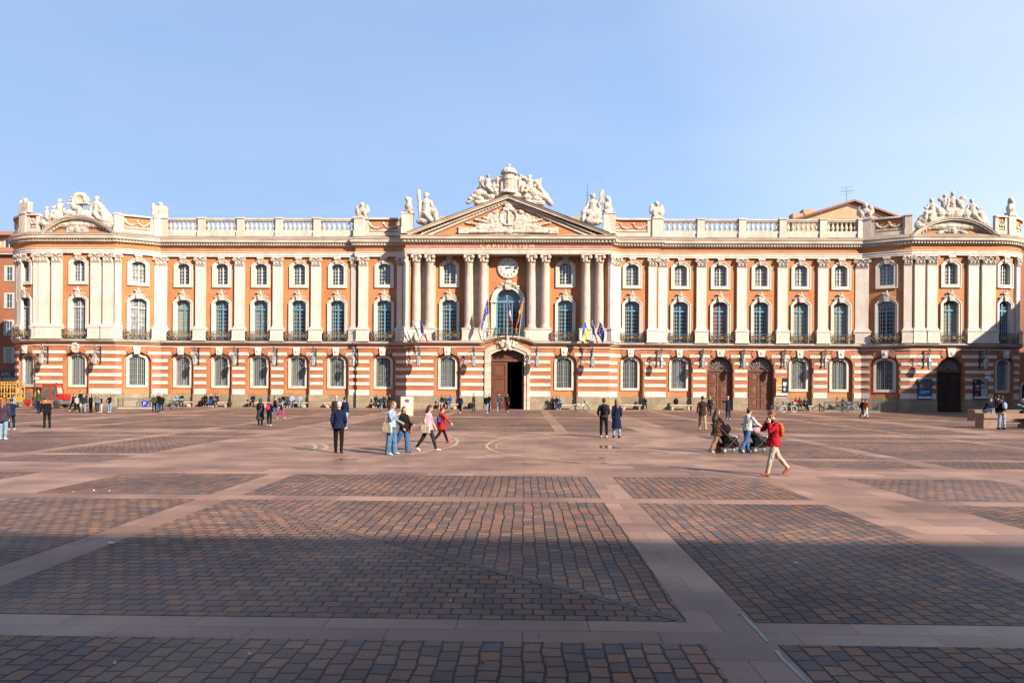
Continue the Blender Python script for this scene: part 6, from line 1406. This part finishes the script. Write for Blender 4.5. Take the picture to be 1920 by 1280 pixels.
    if bag:
        for kind, c in bag:
            q = MB()
            if kind == 'backpack':
                q.ell(up_(0, -.20, .33), (.135, .085, .20), 10); q.ell(up_(0, -.24, .24), (.10, .06, .10), 8); q.cap(up_(0, -.15, .50), up_(0, -.18, .53), .02, .02, 6)
                for sd in (-1, 1): q.path([up_(sd * .10, -.14, .48), up_(sd * .11, -.02, .585), up_(sd * .115, .11, .50), up_(sd * .12, .09, .30)], .018)
            if kind in ('tote', 'toteR'):
                sd = -1 if kind == 'tote' else 1; z0 = -.02 if near else .0; c0 = up_(sd * .25, -.02, z0); q.add([c0 + V((x, y, z)) for x in (-.035, .035) for y, z in ((-.20, -.18), (.20, -.18), (.17, .15), (-.17, .15))], [(0, 1, 2, 3), (7, 6, 5, 4), (0, 4, 5, 1), (1, 5, 6, 2), (2, 6, 7, 3), (3, 7, 4, 0)])
                for y in (-.10, .10): q.path([c0 + V((0, y, .14)), up_(sd * .21, y * .4, .54)], .012)
            if kind == 'crossbody':
                q.obox(up_(.02, -.17, .28), .14, .055, .12, 0, 0); q.path([up_(-.14, -.13, .5), up_(-.05, .12, .42), up_(.15, .10, .12), up_(.12, -.14, .2)], .012)
            if kind == 'shoulderR': q.ell(up_(.24, .06, .12), (.05, .12, .12), 8); q.path([up_(.24, .0, .22), up_(.2, 0, .55), up_(.24, .12, .22)], .012)
            q.build('bag' if kind != 'backpack' else 'backpack', cm(c), root, remesh=.016 if near else vox)
    if extra and 'scarf' in extra: q = MB(); q.torus(nk - V((0, -.01, .0)), .085, .04, 'Z', 14, 6); q.ell(up_(0, -.11, .56), (.11, .05, .06), 8); q.build('scarf', cm('scarf'), root, remesh=vox)
    if extra and 'cup' in extra: h = AJ[1][2] + AJ[1][3] * .09; q = MB(); q.lathe([(.03, 0), (.036, .11)], tuple(h - V((0, 0, .03))), 10); q.build('cup', cm('paleblue'), root)
    if extra and 'phone' in extra: h = AJ[1][2] + AJ[1][3] * .10; q = MB(); q.obox(h, .04, .006, .07, 0, .4); q.build('phone', cm('black'), root)
    if extra and 'stripe' in extra:
        q = MB()
        for i in (0, 1): ho, kn, an = J[i]; sd = (-1, 1)[i]; q.tube(ho + V((sd * .085, 0, 0)), kn + V((sd * .06, 0, 0)), .02, n=5); q.tube(kn + V((sd * .06, 0, 0)), an + V((sd * .05, 0, 0)), .02, n=5)
        q.build('side_stripe', cm('white'), root)
    if extra and 'shirt' in extra: q = MB(); q.lathe([(.17 * b_, -.10), (.165 * b_, .04)], (0, 0, pz), 14, 1, .8); q.build('shirt_tail', cm('char'), root)
    if extra and 'shoulders' in extra: q = MB(); q.cap(sh[0] + V((0, -.04, .03)), sh[1] + V((0, -.04, .03)), .085, .085, 8); q.ell(up_(0, -.07, .5), (.15, .07, .09), 8); q.build('shoulder_wrap', cm('orange'), root, remesh=vox)
    if extra and 'yellowwaist' in extra: q = MB(); q.lathe([(.175 * b_, -.08), (.17 * b_, .06)], (0, 0, pz), 14, 1, .85); q.build('jacket_hem', cm('yellow'), root)
    return root
N = True
G1 = 'people walking or standing on the square'
# --- close by
person(635, 849, 93, 4, 'man in navy jacket and white cap seen from behind, hands in pockets', 'navy', 'black', 'black', hair='grey', hat='white', near=N, arms=((-8, 12, 28, -8), (-8, 12, 28, -8)), bulk=1.12, hem=.86, legs=((6, 2), (-9, 2)))
person(630, 803, 60, 10, 'person in a dark brown jacket half hidden behind the man with the white cap', 'dbrown', 'grey', 'black', hair='grey', bulk=1.1, group=G1)
person(646, 803.5, 58, -10, 'person in dark navy top and pale jeans right behind the man with the white cap', 'navy', 'ljeans', 'cream', hair='black', group=G1, bulk=1.05)
person(734, 852, 97, -112, 'woman in light blue sweater and wide jeans with a cream shoulder bag', 'paleblue', 'denim', 'white', hair='light', hs='long', near=N, wide=.45, pose='stroll', arms=((10, 10, 60, -10), (30, 12, 105, -25)), bag=[('toteR', 'cream')], hem=.95, nod=.6, legs=((4, 2), (-2, 5)))
person(757, 848, 84, -120, 'woman in black jacket and blue flared jeans with a brown handbag', 'black', 'jeans', 'tan', hair='brown', hs='long', near=N, wide=.45, pose='walk', arms=((12, 10, 60, -10), (-6, 10, 40, -15)), bag=[('tote', 'bagbrown')], bulk=1.1, hem=.84, legs=((8, 2), (-24, 14)))
person(803, 846, 87, -105, 'woman in pink and white jacket carrying a large cream tote bag', 'pink', 'char', 'white', hair='brown', hs='long', near=N, pose='walk', bag=[('toteR', 'cream')], bulk=1.08, hem=.84, nod=.7, arms=((10, 10, 20, 0), (-10, 12, 20, 0)), legs=((20, 4), (-24, 12)))
person(828, 831, 68, -65, 'person in hooded red coat with blue bag on the back, arm stretched out', 'crimson', 'black', 'crimson', hair='black', near=N, pose='walk', bag=[('crossbody', 'blue')], bulk=1.12, hem=.72, coat=1, arms=((-20, 10, 15, 0), (35, 25, 12, 15)), extra=['hood'], legs=((26, 6), (-22, 20)), hat='crimson')
person(1132, 820, 71, 5, 'man in black jacket with black backpack and white trainers seen from behind', 'char', 'black', 'white', skin='mid', hair='black', near=N, bag=[('backpack', 'black')], bulk=1.12, hem=.88, arms=((10, 16, 45, -15), (8, 14, 40, -15)))
person(1156, 820, 70, 12, 'long haired woman in navy blue coat and pale jeans beside the backpack man', 'coatblue', 'ljeans', 'black', hair='light', hs='long', near=N, coat=1, hem=.42, bag=[('shoulderR', 'black')])
person(1317, 806, 62, -5, 'man in brown jacket and khaki trousers walking towards the side doors', 'dbrown', 'khaki', 'cream', skin='mid', hair='black', pose='stroll', near=N, bulk=1.1, hem=.80, arms=((-5, 14, 8, 4), (18, 22, 8, 14)))
person(1331, 779, 35, -30, 'small figure in black and white top beside the man in khaki trousers', 'char', 'black', 'black', hair='grey', pose='stroll', group=G1)
person(1365, 786, 42, 30, 'bald man in long navy coat raising a phone in front of the side doors', 'navy', 'navy', 'white', hair='grey', hs='bald', coat=1, hem=.62, arms=((60, 10, 85, -10), (10, 10, 20, 0)), group=G1, headturn=40)
person(1344, 849, 81, -62, 'woman with very long black hair in brown jacket pushing a black pushchair', 'brown', 'camel', 'white', hair='black', hs='verylong', near=N, pose='walk', arms=((38, 6, 32, -4), (38, 6, 32, -4)), hem=.72, wide=.25, bulk=1.15, coat=1, legs=((18, 4), (-24, 10)))
person(1401, 849, 81, -62, 'woman in white hooded top and blue jeans pushing a pink pushchair', 'white', 'jeans', 'white', hair='black', hs='bun', near=N, pose='walk', arms=((40, 8, 22, 0), (42, 8, 20, 0)), hem=.98, wide=.25, bulk=1.18, legs=((12, 3), (-24, 16)), extra=['hood'], lean=6)
person(1450, 892, 120, 97, 'woman in red jacket and beige trousers holding a cup to her mouth', 'red', 'beige', 'rust', hair='ginger', hs='curly', near=N, pose='walk', bag=[('backpack', 'orange')], bulk=1.12, hem=.84, arms=((48, 6, 143, -26), (51, 6, 143, -28)), extra=['scarf', 'cup', 'shirt'], legs=((18, 4), (-27, 14)), nod=.5)
# --- left edge
person(6, 824, 76, 8, 'person in dark quilted jacket and pale jeans cut by the left edge', 'mauve', 'ljeans', 'white', hair='ginger', near=N, bulk=1.2, hem=.80, hs='long')
person(21, 806, 58, 70, 'youth in navy hooded jacket and navy trousers with a white stripe', 'navy', 'coatblue', 'white', hair='black', near=N, bulk=1.15, hem=.80, arms=((30, 10, 95, -15), (30, 10, 95, -15)), extra=['stripe'])
person(88, 801.5, 57, 60, 'figure all in black with an orange wrap over the shoulders, head bowed', 'black', 'black', 'black', hair='black', near=N, bulk=1.15, hem=.80, nod=2.0, extra=['shoulders'], lean=12, hs='short')
person(73, 775, 44, 175, 'man in grey green sweater standing in front of the red handler', 'green', 'navy', 'navy', hair='black', group=G1, bulk=1.1)
person(9, 779, 40, 150, 'dark haired person in black behind the quilted jacket at the left edge', 'black', 'black', 'black', hair='black', group=G1)
person(26, 776, 36, -20, 'person in white and black jacket by the yellow platform', 'lgrey', 'black', 'white', hair='black', group=G1, bulk=1.2, bag=[('backpack', 'black')])
# --- strolling group
person(144, 773, 33, -120, 'girl in pale patterned top with pink shoes', 'lgrey', 'black', 'hotpink', hair='black', pose='walk', group=G1, hs='long')
person(137, 771, 34, -110, 'person in black leaning forward behind the girl with pink shoes', 'black', 'black', 'white', hair='black', pose='walk', group=G1, lean=15)
person(151, 770, 38, -100, 'dark haired person in black jacket reaching an arm out', 'black', 'char', 'black', hair='black', pose='stroll', group=G1, arms=((60, 20, 20, 0), (0, 10, 10, 0)))
person(158, 774, 35, -170, 'person in black top and bright blue jeans in the strolling group', 'char', 'ljeans', 'black', hair='brown', pose='stroll', group=G1, bulk=1.1)
person(170, 773, 33, 170, 'woman all in black holding a small yellow bag', 'black', 'black', 'black', hair='black', hs='long', group=G1)
person(182, 774, 37, -160, 'tall man in grey jacket with black trousers in the strolling group', 'grey', 'char', 'cream', hair='light', pose='stroll', group=G1, bulk=1.1)
person(189, 773, 31, 160, 'person in dark top and white trousers behind the tall man in grey', 'navy', 'white', 'white', hair='brown', group=G1)
person(205.5, 773, 33, 175, 'woman in black jacket and pale blue jeans standing apart on the left', 'black', 'ljeans', 'white', hair='black', hs='long', group=G1, arms=((20, 10, 80, -20), (10, 20, 15, 10)))
# --- trio
person(289, 773, 34, 15, 'man in olive green jacket, leftmost of the three men by the railing', 'green', 'navy', 'black', hair='grey', hs='bald', bulk=1.15, group=G1, arms=((-20, 10, 30, -30), (-20, 10, 30, -30)))
person(297, 772, 35, 170, 'man in black between the other two men by the railing', 'black', 'jeans', 'black', hair='brown', group=G1)
person(302.5, 773.5, 34, 20, 'man in black coat, rightmost of the three men by the railing', 'black', 'navy', 'cream', hair='grey', bulk=1.15, group=G1)
# --- centre left couple and the family behind
person(488, 797, 49, 0, 'woman in long dark purple coat with black backpack', 'mauve', 'black', 'black', hair='black', hs='long', coat=1, hem=.38, bag=[('backpack', 'black')], near=N, bulk=1.1)
person(505, 798, 48, -8, 'person in black with a bright pink red backpack', 'black', 'black', 'white', hair='black', bag=[('backpack', 'hotpink')], near=N)
person(515.5, 784, 41, -90, 'man in black jacket and blue jeans walking with a child', 'black', 'jeans', 'tan', hair='black', pose='walk', group=G1, bulk=1.15)
person(527, 784, 31, -90, 'child in black top and bright pink leggings', 'black', 'hotpink', 'white', hair='black', pose='walk', group=G1)
# --- by the wall
person(714, 770.5, 28, 165, 'person in dark coat with white scarf standing at the bench in the shade', 'greenblue', 'lgrey', 'black', hair='black', group=G1, coat=1, hem=.7)
person(863, 774, 33, 160, 'person in dark blue jacket with black leggings and white shoes left of the portal', 'navy', 'black', 'white', hair='black', group=G1, bulk=1.1, pose='stroll')
person(888, 770, 31, -120, 'man in long dark coat standing just left of the portal', 'char', 'black', 'black', hair='black', coat=1, hem=.5, group=G1)
person(912, 774.5, 34, -20, 'person in black jacket and patchy jeans, leftmost before the portal', 'black', 'ljeans', 'white', hair='grey', group=G1, bulk=1.1)
person(917, 770, 31, 140, 'person in black partly hidden before the left door leaf', 'black', 'black', 'black', hair='light', group=G1)
person(935, 771.5, 33, -150, 'man in dark green jacket and pale blue trousers before the brown door', 'greenblue', 'paleblue', 'white', hair='brown', group=G1, arms=((20, 10, 70, -10), (20, 10, 70, -10)))
person(951, 772, 34, -25, 'person with backpack standing in front of the open half of the portal', 'char', 'black', 'white', hair='black', group=G1, bag=[('backpack', 'black')])
person(1285, 767, 31, 180, 'man in grey jacket and jeans standing left of the first side door', 'grey', 'jeans', 'cream', hair='ginger', group=G1)
person(1617, 783, 35, -75, 'person in black striding away past the right railing', 'black', 'black', 'black', hair='black', pose='walk', group=G1)
person(1624, 784, 36, -75, 'person in orange jacket and white trousers walking past the right railing', 'orange', 'white', 'black', hair='black', pose='walk', group=G1)
person(1878, 805, 60, 8, 'person in black with blue and white backpack and yellow hem by the granite bench', 'black', 'paleblue', 'black', hair='black', near=N, bag=[('backpack', 'paleblue')], extra=['yellowwaist'], bulk=1.15)
person(1871, 797, 54, 30, 'black haired person hidden behind the blue and white backpack', 'black', 'char', 'black', hair='black', bulk=1.1, group=G1, hs='curly')
# --- seated on the wall benches
SG_ = 'people sitting on the benches'
def sitter(px, label, top, bot, shoe='white', face=180, hair='black', hs='short', dn=.36, z=.52, hpx=0, **k):
    s = S(px); x, y, _ = Bp(s, dn, 0); _, a = frame_at(s); q = random.Random(px)
    face += q.uniform(-22, 22); k.setdefault('nod', q.uniform(0, .9)); k.setdefault('lean', q.uniform(-4, 22)); k.setdefault('headturn', q.uniform(-40, 40))
    t = q.uniform(60, 95); k.setdefault('legs', ((82, t), (q.uniform(74, 84), q.uniform(60, 92)))); hair = q.choice(['black', 'black', 'brown', 'light']); hs = q.choice(['short', 'long', 'short'])
    return person(0, 0, 0, face + math.degrees(a), label, top, bot, shoe, hair=hair, hs=hs, pose='sit', pos=(x, y, 0), zseat=z, group=SG_, **k)
_F = F
for a in [(389, 'person in black at the left end of the second left wing bench', 'black', 'black'), (400, 'person in dark top and bright blue trousers on the second left wing bench', 'navy', 'blue'), (411, 'person in black beside the one with bright blue trousers', 'char', 'char'),
          (477, 'man in black sitting alone on the third left wing bench', 'black', 'black', 'black'), (535, 'person in black top and pale jeans, leftmost of three on the fourth bench', 'black', 'ljeans'), (549, 'person in pale blue top and jeans, middle of three on the fourth bench', 'paleblue', 'jeans'),
          (565, 'person in pale hooded top and jeans, rightmost of three on the fourth bench', 'lgrey', 'ljeans'), (336, 'person in blue and white checked shirt on the bench by the bicycles', 'paleblue', 'char'), (345, 'person in black at the right end of the bench by the bicycles', 'black', 'black', 'black'),
          (405.5, 'person in grey hidden between the bright blue trousers and the black jacket', 'grey', 'black'), (542, 'person in dark red squeezed beside the pale blue top on the fourth bench', 'brown', 'navy'), (837, 'person in green between two others on the bench left of the portal', 'green', 'black', 'black'), (1036, 'person in dark coat at the left end of the bench right of the portal', 'char', 'black', 'black'), (709, 'person in dark blue at the left end of the shaded bench', 'navy', 'char'), (1504, 'person in dark coat at the right end of the bench under the poster side window', 'char', 'black'),
          (723, 'left one of two dark figures sitting in the shade', 'char', 'black', 'black'), (733, 'right one of two dark figures sitting in the shade', 'black', 'black', 'black'), (830, 'person in black and white on the bench left of the portal', 'char', 'lgrey'), (845, 'person in bright blue jacket on the bench left of the portal', 'blue', 'jeans'),
          (1043, 'person in dark top and blue jeans on the bench right of the portal', 'black', 'jeans'), (1051, 'person in pale top on the bench right of the portal, nearest the bicycle', 'lgrey', 'navy'), (1204, 'man in navy sitting at the end of an otherwise empty bench', 'navy', 'char', 'black'),
          (1489, 'person in red jacket and dark green trousers on the bench by the bicycles', 'red', 'green', 'black'), (1497, 'person in dark red top leaning on the one with green trousers', 'brown', 'navy'), (1567, 'person in orange top sitting behind the right railing', 'orange', 'char'), (1576, 'person in dark top sitting behind the right railing', 'navy', 'black')]:
    sitter(*a)
gb = ground(1845, 803)
person(0, 0, 0, -140, 'person in navy sitting with drawn up knees on the left end of the granite bench', 'navy', 'paleblue', 'white', hair='black', pose='sit', pos=(gb.x + .55, gb.y + .75, 0), zseat=.92, near=N, group=SG_, lean=20, legs=((110, 120), (105, 118)), arms=((50, 12, 40, -10), (50, 12, 40, -10)))
person(0, 0, 0, 80, 'person in turquoise jacket with white cap sitting on the granite bench', 'teal', 'char', 'white', hair='brown', pose='sit', pos=(gb.x + 3.05, gb.y + .4, 0), zseat=.92, near=N, group=SG_, lean=25, hat='white', bulk=1.2, legs=((95, 80), (90, 85)), arms=((50, 12, 70, -10), (50, 12, 70, -10)))
# ---------------------------------------------------------------- pushchairs
def pushchair(px, py, rz, label, seatc, hood):
    p = ground(px, py); o = empty('pushchair', (p.x, p.y, 0), R(rz)); tag(o, label, 'pushchair', 'pushchairs on the square')
    for x in (-.30, .34):
        for y in (-.24, .24):
            r = .12 if x < 0 else .10; t = MB(); t.torus((x, y, r), r - .02, .022, n=16, m=6); w_ = t.build('wheel', 'rubber', o, True); MB().tube((x, y - .02, r), (x, y + .02, r), r * .55, n=10).build('hub', 'lampgrey', w_)
    g = MB()
    for y in (-.24, .24):
        g.tube((-.62, y * .9, 1.04), (.30, y, .22), .015); g.tube((-.30, y, .14), (.16, y * .9, .55), .014); g.tube((-.30, y, .14), (.34, y, .16), .012); g.tube((.34, y, .10), (.30, y, .24), .014)
    g.tube((-.62, -.22, 1.04), (-.62, .22, 1.04), .02); g.tube((-.3, -.24, .14), (-.3, .24, .14), .012); g.tube((.3, -.24, .24), (.3, .24, .24), .012); g.build('frame', 'iron', o)
    g = MB(); g.cap((-.32, 0, .88), (-.12, 0, .50), .17, .18); g.cap((-.12, 0, .48), (.20, 0, .48), .15, .13); g.cap((.20, 0, .46), (.34, 0, .30), .09, .07); g.build('seat', cm(seatc), o, remesh=.02)
    g = MB(); g.ell((-.20, 0, .86), (.26, .23, .20), 12, Matrix.Rotation(-.5, 3, 'Y')); g.build('hood', cm(hood), o, remesh=.02)
    g = MB(); g.box(-.28, .16, -.18, .18, .20, .36); g.build('basket', cm('black'), o)
    c = MB(); c.cap((.12, 0, .58), (.38, .06, .56), .05, .04); c.cap((.38, .06, .56), (.42, .06, .62), .04, .035); c.build('blanket', cm('lgrey'), o, remesh=.02)
    return o
pushchair(1367, 849, 14, 'black pushchair with a turquoise cover pushed by the woman in brown', 'black', 'teal' if False else 'black')
pushchair(1424, 848, 12, 'black pushchair with a pink hood pushed by the woman in white', 'char', 'pink')
# loose bags by the benches
for px, lb, c in ((380, 'black rucksack standing on the ground left of the second left wing bench', 'black'), (434, 'black bag with a pale one on top against the wall pier', 'char'), (882, 'black round bag on the ground beside the man in the long coat', 'black'), (1266, 'dark bundle lying on the bench left of the first side door', 'black')):
    s = S(px); x, y, _ = Bp(s, .55, 0); g = MB(); g.ell((0, 0, .34), (.28, .2, .34), 10); g.ell((.05, -.1, .2), (.2, .14, .18), 8); g.cap((-.1, 0, .6), (.1, 0, .66), .05); z = .56 if px == 1266 else 0
    tag(g.build('bag', cm(c), loc=(x, y + (.25 if z else 0), z), remesh=.03), lb, 'bag')
